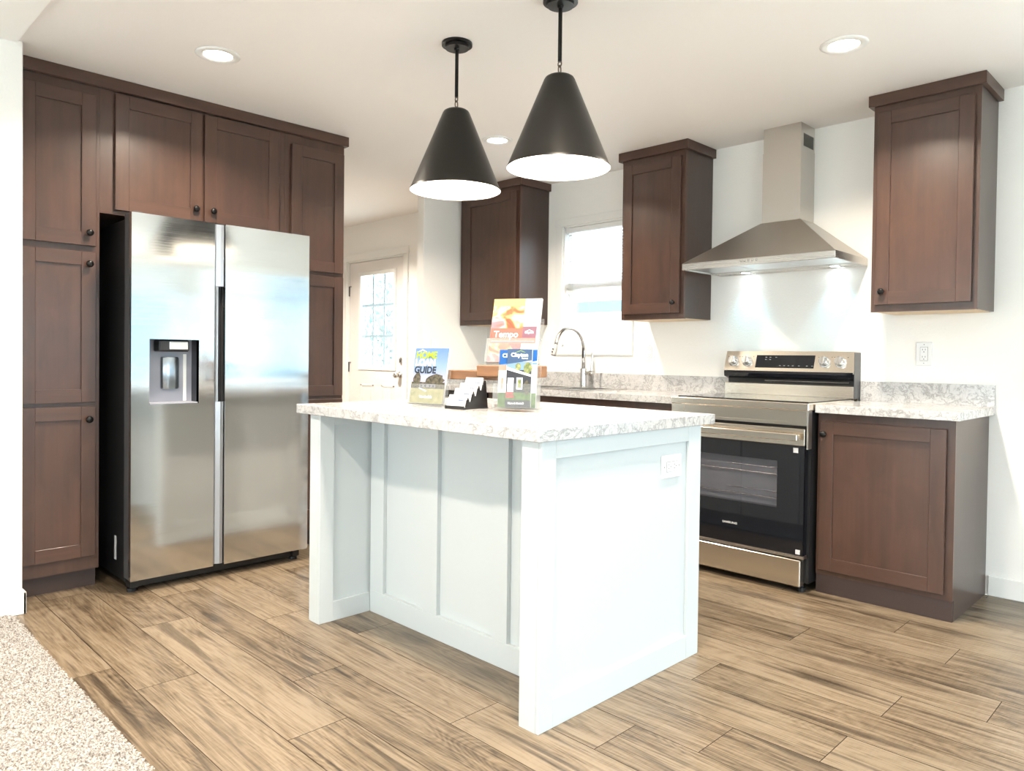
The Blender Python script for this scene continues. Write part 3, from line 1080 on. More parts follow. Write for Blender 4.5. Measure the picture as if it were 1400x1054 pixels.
# dispenser
bm = bm_new()
dd = 0.092
box(bm, DX - dd - 0.003, DX - dd, dh[0] - 0.009, dh[1] + 0.009, dh[2] - 0.009, dh[3] + 0.009, mi=0)
box(bm, DX - dd, DX - 0.001, dh[0] - 0.009, dh[0] + 0.0, dh[2] - 0.009, dh[3] + 0.009, mi=1)
box(bm, DX - dd, DX - 0.001, dh[1], dh[1] + 0.009, dh[2] - 0.009, dh[3] + 0.009, mi=1)
box(bm, DX - dd, DX - 0.001, dh[0], dh[1], dh[2] - 0.009, dh[2], mi=1)
box(bm, DX - dd, DX - 0.001, dh[0], dh[1], dh[3], dh[3] + 0.009, mi=1)
dp = obj('dispenser', bm, [GREY_PANEL, BLACK_GLASS], fr)
dp['label'] = 'water and ice dispenser recess with grey back panel'
bm = bm_new()
lathe(bm, (DX - dd + 0.004, 1.375, 0.950), (0, 0, 1), [(0, 0.04), (0.006, 0.044), (0.150, 0.044), (0.156, 0.04)], 24)
bmesh.ops.scale(bm, vec=(0.45, 1, 1), verts=bm.verts, space=Matrix.Translation((-(DX - dd + 0.004), 0, 0)))
obj('paddle', bm, mat('paddle_metal', (0.36, 0.40, 0.44), 0.2, 0.9), dp, autosm=True)
bm = boxes((DX - dd + 0.001, DX - 0.012, 1.300, 1.440, 1.132, 1.188), bev=0.006)
nz = obj('nozzle_housing', bm, BLACK, dp)
obj('dispenser_lamp', boxes((DX - 0.0119, DX - 0.006, 1.345, 1.432, 1.142, 1.180), bev=0.002), mat('lamp_lens', (0.45, 0.46, 0.45), 0.15, 0.2), nz)
bm = boxes((DX - dd + 0.001, DX - dd + 0.004, 1.440, 1.455, 0.89, 1.12))
obj('panel_strip', bm, PLASTIC_W, dp)
obj('drip_tray', boxes((DX - dd + 0.001, DX - 0.004, dh[0] + 0.004, dh[1] - 0.004, dh[2] + 0.0005, dh[2] + 0.006)), GREY_PANEL, dp)
# base
obj('toe_grille', boxes((DX - 0.14, DX - 0.06, FY0 + 0.05, 2.045, 0.018, 0.055)), BLACK, fr)
for y in (1.20, 2.03):
    bm = bm_new()
    lathe(bm, (DX - 0.07, y, 0.0), (0, 0, 1), [(0, 0.022), (0.015, 0.022), (0.016, 0.012), (0.055, 0.012)], 14)
    box(bm, DX - 0.10, DX - 0.035, y - 0.018, y + 0.018, 0.022, 0.050)
    obj('foot', bm, BLACK, fr)
for y in (1.215, 2.03):
    obj('hinge_cover', boxes((DX - 0.14, DX - 0.04, y - 0.022, y + 0.018, FZ1 - 0.004, FZ1 + 0.012), bev=0.003), DARK_STEEL, fr)
obj('rating_label', boxes((-3.895, -3.870, FY0 + 0.0065, FY0 + 0.008, 0.12, 0.235)), PAPER, fr)['label'] = 'white rating label on the black side'

# ------------------------------------------------------------------ range
rx0, rx1, RY = -2.2445, -1.4810, 3.492
ra = thing('kitchen_range', 'stainless electric range with black oven door under the hood', 'range', (-1.86, 3.8, 0))
obj('body', boxes((rx0 + 0.006, rx1 - 0.006, RY + 0.05, YW - 0.03, 0.045, 0.895)), BLACK, ra)
bm = bm_new()
box(bm, rx0, rx1, RY, YW - 0.10, 0.884, 0.921, 0, 0.004)
ct = obj('cooktop', bm, RANGE_STEEL, ra)
obj('cooking_glass', boxes((rx0 + 0.015, rx1 - 0.015, RY + 0.05, YW - 0.115, 0.9212, 0.926), bev=0.001), BLACK_GLASS, ct)
bm = bm_new()
# front band with a recessed centre
plate_hole(bm, '-y', RY + 0.008, rx0 + 0.001, rx1 - 0.012, 0.812, 0.8835, (rx0 + 0.075, rx1 - 0.085, 0.826, 0.872), -0.03, 0.0)
box(bm, rx0 + 0.07, rx1 - 0.08, RY + 0.013, RY + 0.035, 0.82, 0.875, 0)
obj('front_band', bm, RANGE_STEEL, ra)
obj('side_trim', boxes((rx1 - 0.0115, rx1 - 0.003, RY + 0.010, RY + 0.05, 0.70, 0.8835)), STEEL_V, ra)
bm = bm_new()
box(bm, rx0 + 0.004, rx1 - 0.017, RY, RY + 0.045, 0.716, 0.797, 0, 0.002)
od = obj('oven_door', bm, RANGE_STEEL, ra)
wn_ = (rx0 + 0.13, -1.632, 0.402, 0.633)
bm = bm_new()
plate_hole(bm, '-y', RY + 0.002, rx0 + 0.004, rx1 - 0.017, 0.186, 0.7155, wn_, -0.043, 0.0)
obj('door_glass', bm, BLACK_GLASS, od)
obj('window', boxes((wn_[0] - 0.004, wn_[1] + 0.004, RY + 0.006, RY + 0.009, wn_[2] - 0.004, wn_[3] + 0.004)), OVENGLASS, od)
bm = bm_new()
lathe_z = 0.759
box(bm, rx0 + 0.03, rx1 - 0.028, RY - 0.062, RY - 0.030, 0.742, 0.776, 0, 0.004)
box(bm, rx0 + 0.05, rx0 + 0.085, RY - 0.032, RY, 0.748, 0.770, 1, 0.002)
box(bm, rx1 - 0.085, rx1 - 0.05, RY - 0.032, RY, 0.748, 0.770, 1, 0.002)
obj('handle', bm, RANGE_STEEL, od)
obj('lower_trim', boxes((rx0 + 0.004, rx1 - 0.012, RY - 0.002, RY + 0.04, 0.170, 0.1855)), STEEL, od)
# oven interior seen through the window
bm = bm_new()
i0, i1 = wn_[0] - 0.03, wn_[1] + 0.03
box(bm, i0, i1, RY + 0.0487, RY + 0.0495, wn_[2] - 0.03, wn_[3] + 0.03)
cav = obj('oven_cavity', bm, mat('oven_enamel', (0.50, 0.50, 0.53), 0.4), ra)
for z in (0.560, 0.440):
    bm = bm_new()
    tube(bm, [(wn_[0] - 0.02, RY + 0.030, z), (wn_[1] + 0.02, RY + 0.030, z)], 0.003, 8)
    tube(bm, [(wn_[0] + 0.2, RY + 0.044, z + 0.030), (wn_[1] + 0.02, RY + 0.044, z + 0.030)], 0.0016, 8)
    for i in range(14):
        x = wn_[0] + (wn_[1] - wn_[0]) * (i + 0.5) / 14
        tube(bm, [(x, RY + 0.028, z + 0.003), (x, RY + 0.046, z + 0.003)], 0.0015, 6)
    obj('oven_rack', bm, NICKEL, ra)
obj('drawer', boxes((rx0 + 0.006, rx1 - 0.026, RY - 0.004, RY + 0.045, 0.034, 0.163), bev=0.004), RANGE_STEEL, ra)
for x, z, w in ((-1.540, 0.692, 0.012), (-1.522, 0.202, 0.011)):
    obj('sticker', boxes((x - w, x + w, RY + 0.0004, RY + 0.0018, z - w, z + w)), PAPER, od)
tb_ = text_bm('SAMSUNG', 0.0145, 0.0004, 0.0002, 'CENTER', 1.25)
obj('maker_lettering', text_local(tb_, -1.881, -(RY + 0.0015), 0.282), mat('logo_silver', (0.6, 0.6, 0.6), 0.4), od)
for x in (rx0 + 0.05, rx1 - 0.045):
    bm = bm_new()
    lathe(bm, (x, RY + 0.06, 0.0), (0, 0, 1), [(0, 0.02), (0.02, 0.02), (0.021, 0.01), (0.046, 0.01)], 12)
    obj('foot', bm, BLACK, ra)
# backguard (slanted panel over an open slot)
gx0_, gx1_ = rx0 + 0.003, rx1 - 0.003
bm = bm_new()
prism(bm, [(4.098, 1.178), (YW - 0.02, 1.178), (YW - 0.02, 0.895), (YW - 0.05, 0.895), (YW - 0.05, 1.03), (4.060, 1.056), (4.060, 1.066)], 'x', gx0_, gx1_)
bgd = obj('backguard', bm, RANGE_STEEL, ra)
bm = bm_new()
prism(bm, [(4.0585, 1.064), (4.066, 1.050), (4.11, 1.022), (4.107, 1.017), (4.058, 1.030), (4.054, 1.05)], 'x', gx0_ + 0.004, gx1_ - 0.004)
obj('black_visor', bm, BLACK_GLASS, bgd)
obj('riser', boxes((gx0_, gx1_, 4.072, YW - 0.052, 0.9215, 0.992), bev=0.003), RANGE_STEEL, bgd)
obj('vent_slot', boxes((gx0_ + 0.01, gx1_ - 0.01, 4.10, YW - 0.052, 0.993, 1.02)), BLACK, bgd)
bm = bm_new()
tube(bm, [(gx0_ + 0.25, 4.085, 1.008), (gx1_ - 0.03, 4.085, 1.008)], 0.004, 8)
obj('vent_bar', bm, NICKEL, bgd)
obj('side_cap', boxes((gx1_ + 0.0002, gx1_ + 0.003, 4.064, YW - 0.02, 0.925, 1.172)), DARK_STEEL, bgd)
# slanted local frame for the control panel
pn0, pn1 = Vector((0, 4.060, 1.066)), Vector((0, 4.098, 1.178))
pv = (pn1 - pn0).normalized()
pnrm = Vector((0, -pv.z, pv.y))
def panel_pt(x, v, n): return Vector((x, 0, 0)) + Vector((0, pn0.y, pn0.z)) + pv * v + pnrm * n
def panel_box(bm, x0, x1, v0, v1, n0, n1):
    vs = [bm.verts.new(panel_pt(x, v, n)) for n in (n0, n1) for x, v in ((x0, v0), (x1, v0), (x1, v1), (x0, v1))]
    for q in ((0, 1, 2, 3), (7, 6, 5, 4), (0, 4, 5, 1), (1, 5, 6, 2), (2, 6, 7, 3), (3, 7, 4, 0)):
        bm.faces.new([vs[i] for i in q])
bm = bm_new()
panel_box(bm, -2.045, -1.702, 0.018, 0.094, 0.0002, 0.002)
dsp = obj('display', bm, BLACK_GLASS, bgd)
DM = mat('display_mark', (0.35, 0.36, 0.38), 0.5)
for x, v in [(-1.99, 0.080), (-1.965, 0.080), (-1.93, 0.080), (-1.99, 0.066), (-1.965, 0.066)] + [(q, 0.030) for q in (-1.90, -1.875, -1.85, -1.825, -1.79, -1.745, -1.715)]:
    bm = bm_new()
    panel_box(bm, x, x + 0.010, v, v + 0.0023, 0.002, 0.0023)
    obj('display_mark', bm, DM, dsp)
kx = (-2.187, -2.100, -1.645, -1.560)
for x in kx:
    bm = bm_new()
    lathe(bm, panel_pt(x, 0.055, 0.0002), pnrm, [(0, 0.031), (0.004, 0.030), (0.005, 0.025), (0.030, 0.023), (0.033, 0.020), (0.0331, 0)], 24)
    k = obj('knob', bm, mat('knob_silver', (0.62, 0.64, 0.66), 0.25, 0.95), bgd, autosm=True)
    bm = bm_new()
    panel_box(bm, x - 0.005, x + 0.005, 0.033, 0.077, 0.030, 0.042)
    obj('grip', bm, NICKEL, k)
for x in kx:
    for sd in (-0.036, 0.036):
        bm = bm_new()
        panel_box(bm, x + sd - 0.002, x + sd + 0.002, 0.082, 0.086, 0.0002, 0.0006)
        obj('burner_mark', bm, SLOT, bgd)

# ------------------------------------------------------------------ range hood
hx0, hx1, HY = -2.335, -1.462, 3.726
h = thing('range_hood', 'stainless pyramid range hood with square chimney above the range', 'hood', (-1.87, 3.95, 1.64))
cx0, cx1, cy0 = -1.9803, -1.7597, 3.988
zb, zl, zt = 1.640, 1.678, 1.9035
bm = bm_new()
lo = [bm.verts.new(p) for p in ((hx0, HY, zl), (hx1, HY, zl), (hx1, YW - 0.002, zl), (hx0, YW - 0.002, zl))]
hi = [bm.verts.new(p) for p in ((cx0 - 0.004, cy0 - 0.004, zt), (cx1 + 0.004, cy0 - 0.004, zt), (cx1 + 0.004, YW - 0.002, zt), (cx0 - 0.004, YW - 0.002, zt))]
for i in range(4):
    bm.faces.new((lo[i], lo[(i + 1) % 4], hi[(i + 1) % 4], hi[i]))
bm.faces.new(hi)
bm.faces.new(list(reversed(lo)))
can = obj('canopy', bm, steelmat('hood_stainless', (0.52, 0.49, 0.45), 0.34, 'X'), h)
bm = bm_new()
box(bm, hx0, hx1, HY, HY + 0.012, zb, zl - 0.0005, 0, 0.0015)
box(bm, hx0, hx0 + 0.012, HY + 0.012, YW - 0.002, zb, zl - 0.0005, 1)
box(bm, hx1 - 0.012, hx1, HY + 0.012, YW - 0.002, zb, zl - 0.0005, 1)
box(bm, hx0 + 0.012, hx1 - 0.012, YW - 0.014, YW - 0.002, zb, zl - 0.0005, 0)
lip = obj('lip', bm, STEEL, h)
bm = bm_new()
for x in (-1.966, -1.944, -1.922, -1.900, -1.878):
    lathe(bm, (x, HY, 1.664), (0, -1, 0), [(0, 0.007), (0.004, 0.0068), (0.005, 0.005), (0.0051, 0)], 12)
obj('buttons', bm, NICKEL, lip)
bm = bm_new()
for i in range(3):
    a = hx0 + 0.02 + i * (hx1 - hx0 - 0.04) / 3
    box(bm, a + 0.004, a + (hx1 - hx0 - 0.04) / 3 - 0.004, HY + 0.02, 4.055, zb + 0.010, zb + 0.016, 0, 0.002)
obj('grease_filters', bm, mat('filter_aluminium', (0.74, 0.76, 0.78), 0.32, 0.9), h)
obj('lamp_panel', boxes((hx0 + 0.012, hx1 - 0.012, 4.058, YW - 0.014, zb + 0.006, zb + 0.012)), STEEL, h)
bm = boxes((cx0, cx1, cy0, YW - 0.002, zt + 0.001, 2.296))
ch = obj('chimney', bm, steelmat('chimney_stainless', (0.60, 0.57, 0.53), 0.30, 'Z'), h)
ch2 = obj('upper_chimney', boxes((cx0 + 0.002, cx1 - 0.002, cy0 + 0.002, YW - 0.002, 2.2965, CH - 0.001)), ch.data.materials[0], h)
bm = boxes((cx1 - 0.003, cx1 - 0.001, 4.022, 4.150, 2.312, 2.382))
for i in range(9):
    box(bm, cx1 - 0.001, cx1 + 0.0005, 4.026, 4.146, 2.316 + i * 0.0072, 2.319 + i * 0.0072)
obj('vent_grille', bm, mat('grille_grey', (0.16, 0.16, 0.15), 0.5, 0.5), ch2)
for x in (-2.135, -1.612):
    bm = bm_new()
    lathe(bm, (x, 4.105, zb + 0.0055), (0, 0, -1), [(0, 0.033), (0.002, 0.032), (0.0021, 0.024)], 24, cap1=False)
    lathe(bm, (x, 4.105, zb + 0.0040), (0, 0, -1), [(0, 0.024), (0.0005, 0.024)], 24, mi=1)
    lo_ = obj('lamp', bm, [NICKEL, LED], h)
    ld = bpy.data.lights.new('hood_light', 'SPOT')
    ld.energy = HOOD_W
    ld.color = (0.32, 0.80, 1.0)
    ld.spot_size = R(85)
    ld.spot_blend = 1.0
    ld.shadow_soft_size = 0.02
    l2 = bpy.data.objects.new('hood_light', ld)
    COL.objects.link(l2)
    l2.parent = h
    l2.location = Vector((x, 4.105, zb - 0.006)) - ORG[h.name]

# ------------------------------------------------------------------ island
isl = thing('kitchen_island', 'white panelled kitchen island with open knee space, in the middle of the floor', 'island', (-2.14, 2.05, 0))
ZT = CT - 0.0385
e0, e1 = -2.8025, -1.4751
py0, py1 = 1.6085, 2.507
RB = 1.879      # knee-space back panel plane
# end panels (right end, left end)
def end_panel(xa, xb, out):
    """out=+1: decorated face on +x; panel with frame boards"""
    bm = bm_new()
    t = 0.012
    box(bm, xa + (t if out < 0 else 0), xb - (t if out > 0 else 0), py0 + 0.0, py1, 0, ZT)
    xs = (xb - t, xb) if out > 0 else (xa, xa + t)
    box(bm, *xs, py0, 1.674, 0, ZT, bev=0.0012)
    box(bm, *xs, py1 - 0.083, py1, 0, ZT, bev=0.0012)
    box(bm, *xs, 1.674, py1 - 0.083, 0, 0.088, bev=0.0012)
    box(bm, *xs, 1.674, py1 - 0.083, 0.820, ZT, bev=0.0012)
    return bm
obj('end_panel', end_panel(e1 - 0.0805, e1, 1), ISLAND_W, isl)
bm = end_panel(e0, e0 + 0.0685, -1)
xi = e0 + 0.0685
box(bm, xi, xi + 0.012, py0, 1.676, 0, ZT, bev=0.001)
box(bm, xi, xi + 0.012, 1.676, RB - 0.018, 0, 0.082, bev=0.001)
box(bm, xi, xi + 0.012, 1.676, RB - 0.018, 0.832, ZT, bev=0.001)
obj('end_panel', bm, ISLAND_W, isl)
ia, ib = e0 + 0.069, e1 - 0.081
bm = bm_new()
box(bm, ia, ib, RB, RB + 0.012, 0, ZT)
t = 0.019
for a, b in ((ia + 0.0125, -2.626), (-2.352, -2.262), (-1.945, -1.866), (-1.64, ib)):
    box(bm, a, b, RB - t, RB, 0.095, 0.835, bev=0.001)
box(bm, ia + 0.0125, ib, RB - t, RB, 0, 0.095, 0, 0.001)
box(bm, ia + 0.0125, ib, RB - t, RB, 0.835, ZT, 0, 0.001)
obj('back_panel', bm, ISLAND_W, isl)
bm = bm_new()
box(bm, ia, ib, RB + 0.0125, py1 - 0.02, 0.092, ZT)
box(bm, ia, ib, RB + 0.0125, py1 - 0.075, 0.0, 0.092)
obj('carcass', bm, ISLAND_W, isl)
n_d = 3
for i in range(n_d):
    a = ia + 0.004 + i * (ib - ia) / n_d
    b = a + (ib - ia) / n_d - 0.008
    bm = boxes((a, b, py1 - 0.0195, py1 - 0.002, 0.11, ZT - 0.02), bev=0.002)
    d_ = obj('door', bm, ISLAND_W, isl)
    bm = bm_new()
    lathe(bm, (b - 0.04, py1 - 0.002, 0.80), (0, 1, 0), [(0, 0.006), (0.014, 0.009), (0.02, 0.0155), (0.028, 0.012), (0.03, 0)], 16)
    obj('knob', bm, BLACK_METAL, d_, smooth=True)
# outlet in the right end (horizontal)
OUTLET_W = mat('outlet_plastic', (0.74, 0.745, 0.75), 0.35)
def outlet_mesh(w, hgt, th):
    bm = bm_new()
    box(bm, -w / 2, w / 2, 0, th, -hgt / 2, hgt / 2, bev=0.0025)
    return bm
def receptacle_mesh(vertical=True):
    bm = bm_new()
    def bb(a, b, c, d, y0, y1, mi):
        if vertical: box(bm, a, b, y0, y1, c, d, mi=mi)
        else: box(bm, c, d, y0, y1, a, b, mi=mi)
    bb(-0.0182, 0.0182, -0.0352, 0.0352, 0.006, 0.0063, 1)
    bb(-0.017, 0.017, -0.034, 0.034, 0.0063, 0.0078, 0)
    for s in (-1, 1):
        c = s * 0.0185
        bb(-0.0075, -0.0055, c + 0.000, c + 0.008, 0.0078, 0.0081, 1)
        bb(0.0055, 0.0075, c + 0.000, c + 0.008, 0.0078, 0.0081, 1)
        bb(-0.002, 0.002, c - 0.010, c - 0.006, 0.0078, 0.0081, 1)
    bb(-0.0018, 0.0018, 0.046, 0.0496, 0.006, 0.0068, 1)
    bb(-0.0018, 0.0018, -0.0496, -0.046, 0.006, 0.0068, 1)
    return bm
def place(bm, mtx):
    bmesh.ops.transform(bm, matrix=mtx, verts=bm.verts)
    return bm
mo = Matrix.Translation((e1 - 0.012, 2.318, 0.735)) @ Matrix.Rotation(R(-90), 4, 'Z')
op = obj('outlet', place(outlet_mesh(0.128, 0.084, 0.006), mo), OUTLET_W, isl)
obj('receptacle', place(receptacle_mesh(False), mo), [OUTLET_W, SLOT], op)

bm = bm_new()
box(bm, -2.880, -1.465, 1.586, 2.592, CT - 0.038, CT, bev=0.0015)
it = obj('island_worktop', bm, MARBLE)
tag(it, 'grey-veined marble-look worktop lying on the white island', 'worktop')

# wall outlets and switch
def wall_outlet(label, x, z):
    t = thing('outlet', label, 'outlet', (x, YW, z))
    m_ = Matrix.Translation((x, YW, z)) @ Matrix.Rotation(R(180), 4, 'Z')
    pl = obj('cover_plate', place(outlet_mesh(0.076, 0.120, 0.006), m_), OUTLET_W, t)
    obj('receptacle', place(receptacle_mesh(True), m_), [OUTLET_W, SLOT], pl)
wall_outlet('white outlet on the wall above the worktop right of the range', -1.177, 1.168)
wall_outlet('white outlet on the wall between the sink window and the range', -2.848, 1.168)
t = thing('light_switch', 'white light switch plate on the partition beside the sink counter', 'switch', (XP, 3.62, 1.20))
pl = obj('cover_plate', boxes((XP, XP + 0.006, 3.58, 3.655, 1.14, 1.26), bev=0.002), PLASTIC_W, t)
obj('rocker', boxes((XP + 0.006, XP + 0.009, 3.601, 3.634, 1.167, 1.233), bev=0.001), PLASTIC_W, pl)

# ------------------------------------------------------------------ lamps
def pendant(label, x, y):
    t = thing('pendant_lamp', label, 'lamp', (x, y, CH), group=None)
    bm = bm_new()
    lathe(bm, (x, y, CH), (0, 0, -1), [(0.0005, 0.064), (0.012, 0.064), (0.0125, 0.050), (0.024, 0.049), (0.0245, 0.012), (0.032, 0.011)], 32)
    obj('canopy', bm, BLACK_METAL, t, autosm=True)
    bm = bm_new()
    lathe(bm, (x, y, CH - 0.031), (0, 0, -1), [(0, 0.0075), (0.195, 0.0075)], 14)
    obj('stem', bm, BLACK_METAL, t, autosm=True)
    bm = bm_new()
    def link(zc, hh, w, ax):
        pts = []
        for i in range(17):
            a = 2 * math.pi * i / 16
            u, v = w * math.cos(a), hh * math.sin(a)
            pts.append((x + (u if ax == 0 else 0), y + (u if ax else 0), zc + v))
        tube(bm, pts, 0.0024, 8, caps=False)
    link(CH - 0.234, 0.011, 0.008, 0)
    link(CH - 0.255, 0.016, 0.007, 1)
    link(CH - 0.274, 0.009, 0.008, 0)
    obj('chain', bm, BRONZE, t, smooth=True)
    zt_, zb_ = 2.157, 1.820
    bm = bm_new()
    outer = [(0.0, 0.010), (0.001, 0.044), (0.006, 0.052), (0.014, 0.057), (0.324, 0.1855), (0.332, 0.190), (0.337, 0.1905)]
    lathe(bm, (x, y, zt_), (0, 0, -1), outer, 64, cap1=False)
    sh = obj('shade', bm, SATIN_BLACK, t, autosm=True)
    bm = bm_new()
    lathe(bm, (x, y, zt_), (0, 0, -1), [(0.006, 0.0), (0.008, 0.046), (0.017, 0.055), (0.326, 0.1835), (0.3365, 0.1895)], 64, cap0=False, cap1=False)
    obj('inner_lining', bm, SHADE_IN, sh, smooth=True)
    bm = bm_new()
    lathe(bm, (x, y, 2.145), (0, 0, -1), [(0, 0.018), (0.06, 0.018), (0.062, 0.012)], 16)
    obj('socket', bm, SHADE_IN, t)
    bm = bm_new()
    lathe(bm, (x, y, 2.085), (0, 0, -1), [(0, 0.012), (0.03, 0.02), (0.06, 0.03), (0.085, 0.026), (0.098, 0.012), (0.1, 0.0)], 20)
    obj('bulb', bm, BULB, t, smooth=True)
    ld = bpy.data.lights.new('pendant_light', 'POINT')
    ld.energy = PEND_W
    ld.color = (1.0, 0.90, 0.74)
    ld.shadow_soft_size = 0.03
    lo = bpy.data.objects.new('pendant_light', ld)
    COL.objects.link(lo)
    lo.parent = t
    lo.location = (0, 0, 1.955 - CH)


pendant('black cone pendant lamp with white lining, the farther and left one over the island', -2.373, 2.031)
pendant('black cone pendant lamp with white lining, the nearer and right one over the island', -1.811, 2.045)


def can_light(label, x, y, zc=CH, power=None, color=None, parts=True):
    t = thing('recessed_light', label, 'light', (x, y, zc), group='recessed ceiling lights')
    bm = bm_new()
    lathe(bm, (x, y, zc), (0, 0, -1), [(0.0003, 0.094), (0.003, 0.093), (0.006, 0.084), (0.006, 0.064), (0.002, 0.060)], 40, cap0=True, cap1=False)
    obj('trim_ring', bm, PLASTIC_W, t, smooth=True)
    bm = bm_new()
    lathe(bm, (x, y, zc), (0, 0, -1), [(0.0018, 0.060), (0.0022, 0.059), (0.0035, 0.03), (0.0036, 0.0)], 32)
    obj('lens', bm, LENS, t)
    ld = bpy.data.lights.new('recessed_lamp', 'AREA')
    ld.shape = 'DISK'
    ld.size = 0.13
    ld.energy = power or CAN_W
    ld.color = color or WARM
    ld.spread = R(140)
    lo = bpy.data.objects.new('recessed_lamp', ld)
    COL.objects.link(lo)
    lo.parent = t
    lo.location = (0, 0, -0.009)


can_light('round recessed ceiling light in front of the fridge', -3.231, 1.389)
can_light('round recessed ceiling light between the range and the right wall cabinet', -1.213, 3.14)
can_light('round recessed ceiling light behind the pendants, before the sink', -3.243, 3.104)
can_light('round recessed ceiling light near the camera side of the island', -1.213, 1.389)
can_light('round recessed ceiling light of the front room, left', -2.25, 0.12, CH - 0.012)
can_light('round recessed ceiling light of the front room, right', -0.55, 0.12, CH - 0.012)
can_light('unseen recessed ceiling light added to brighten the passage to the back door', -5.6, 3.0, CH, 55.0, (1.0, 0.90, 0.78))  # added lamp, out of view, that brightens the passage wall

# ------------------------------------------------------------------ things on the island
def flat(bm, pts, w, mi=0):
    """polygon in local u,v facing -Y at distance w"""
    f = bm.faces.new([bm.verts.new((u, -w, v)) for u, v in pts])
    f.material_index = mi
    return f


def rect(bm, u0, u1, v0, v1, w, mi=0):
    return flat(bm, [(u0, v0), (u1, v0), (u1, v1), (u0, v1)], w, mi)


def colr(name, r, g, b, rough=0.75):
    """from sRGB 0-255"""
    f = lambda c: (((c / 255 + 0.055) / 1.055) ** 2.4 if c > 10 else c / 255 / 12.92) * (0.50 if name.startswith('ink') and name != 'ink_white' else 1.0)
    return mat(name, (f(r), f(g), f(b)), rough)


def printmat(name, stops, kind='z', scale=3.0, dist=2.0, rough=0.75, rng=(0, 1)):
    m = mat(name, (1, 1, 1), rough)
    t = N(m, 'ShaderNodeTexCoord')
    f = lambda c: ((c / 255 + 0.055) / 1.055) ** 2.4 * 0.50
    r = ramp(m, [(p, tuple(f(x) for x in c)) for p, c in stops])
    if kind == 'z':
        s = N(m, 'ShaderNodeSeparateXYZ')
        L(m, t.outputs['Object'], s.inputs[0])
        mr = N(m, 'ShaderNodeMapRange')
        mr.inputs['From Min'].default_value, mr.inputs['From Max'].default_value = rng
        L(m, s.outputs['Z'], mr.inputs['Value'])
        L(m, mr.outputs[0], r.inputs[0])
    else:
        w = N(m, 'ShaderNodeTexNoise', Scale=scale, Detail=2.0, Distortion=dist)
        L(m, t.outputs['Object'], w.inputs['Vector'])
        L(m, w.outputs['Fac'], r.inputs[0])
    L(m, r.outputs[0], P(m).inputs['Base Color'])
    return m


INK_W = colr('ink_white', 250, 250, 250)
INK_DARK = colr('ink_navy', 32, 52, 66)
INK_LIME = colr('ink_lime', 196, 226, 36)
INK_BLUE = colr('ink_blue', 0, 112, 205)
INK_STEEL = colr('ink_steel_blue', 70, 105, 150)
INK_CORAL = colr('ink_coral', 232, 120, 104)
INK_YEL = colr('ink_yellow', 250, 218, 140)
INK_PUR = colr('ink_plum', 150, 104, 124)
INK_ROSE = colr('ink_rose', 190, 100, 100)
INK_GREEN = printmat('ink_lawn', [(0.3, (70, 110, 40)), (0.7, (130, 160, 90))], 'n', 60, 0)
INK_TREE = printmat('ink_tree', [(0.35, (60, 58, 44)), (0.65, (120, 112, 92))], 'n', 90, 0)
INK_TREE2 = printmat('ink_pale_tree', [(0.35, (120, 140, 80)), (0.65, (205, 205, 140))], 'n', 90, 0)
INK_CANYON = printmat('ink_canyon', [(0.28, (200, 60, 40)), (0.40, (245, 120, 75)), (0.48, (250, 200, 130)), (0.53, (252, 236, 215)), (0.60, (240, 150, 165)), (0.72, (222, 110, 60))], 'n', 11, 1.2)
INK_HOUSE = colr('ink_dark_house', 58, 62, 74)
INK_RED = colr('ink_red', 205, 92, 88)
INK_GREY = colr('ink_grey', 150, 150, 160)
INK_FIELD = printmat('ink_field', [(0.3, (176, 170, 118)), (0.7, (214, 208, 160))], 'n', 40, 0)
INK_SKYB = printmat('ink_sky', [(0.0, (214, 206, 236)), (0.45, (158, 192, 244)), (1.0, (104, 150, 226))], 'z', rng=(0.09, 0.25))


def peak(bm, u, v, w, s, mi=0):
    """roof-line logo mark: chevron"""
    th = s * 0.13
    flat(bm, [(u - s, v), (u, v + s * 0.42), (u, v + s * 0.42 - th), (u - s * 0.8, v - 0.0)], w, mi)
    flat(bm, [(u, v + s * 0.42), (u + s, v), (u + s * 0.8, v), (u, v + s * 0.42 - th)], w, mi)


def acrylic_pocket(t, name, w, hb, hf, d, u0=0.0, v0=0.0, y0=0.0, th=0.003):
    """clear pocket: back plate, front lip, sides, floor; local coordinates, front at -Y"""
    bm = bm_new()
    box(bm, u0 - w / 2, u0 + w / 2, y0 + d - th, y0 + d, v0, v0 + hb)
    box(bm, u0 - w / 2, u0 + w / 2, y0, y0 + th, v0, v0 + hf)
    box(bm, u0 - w / 2, u0 - w / 2 + th, y0 + th, y0 + d - th, v0, v0 + hf)
    box(bm, u0 + w / 2 - th, u0 + w / 2, y0 + th, y0 + d - th, v0, v0 + hf)
    box(bm, u0 - w / 2 + th, u0 + w / 2 - th, y0 + th, y0 + d - th, v0, v0 + th)
    return bm


ZI = CT + 0.0004
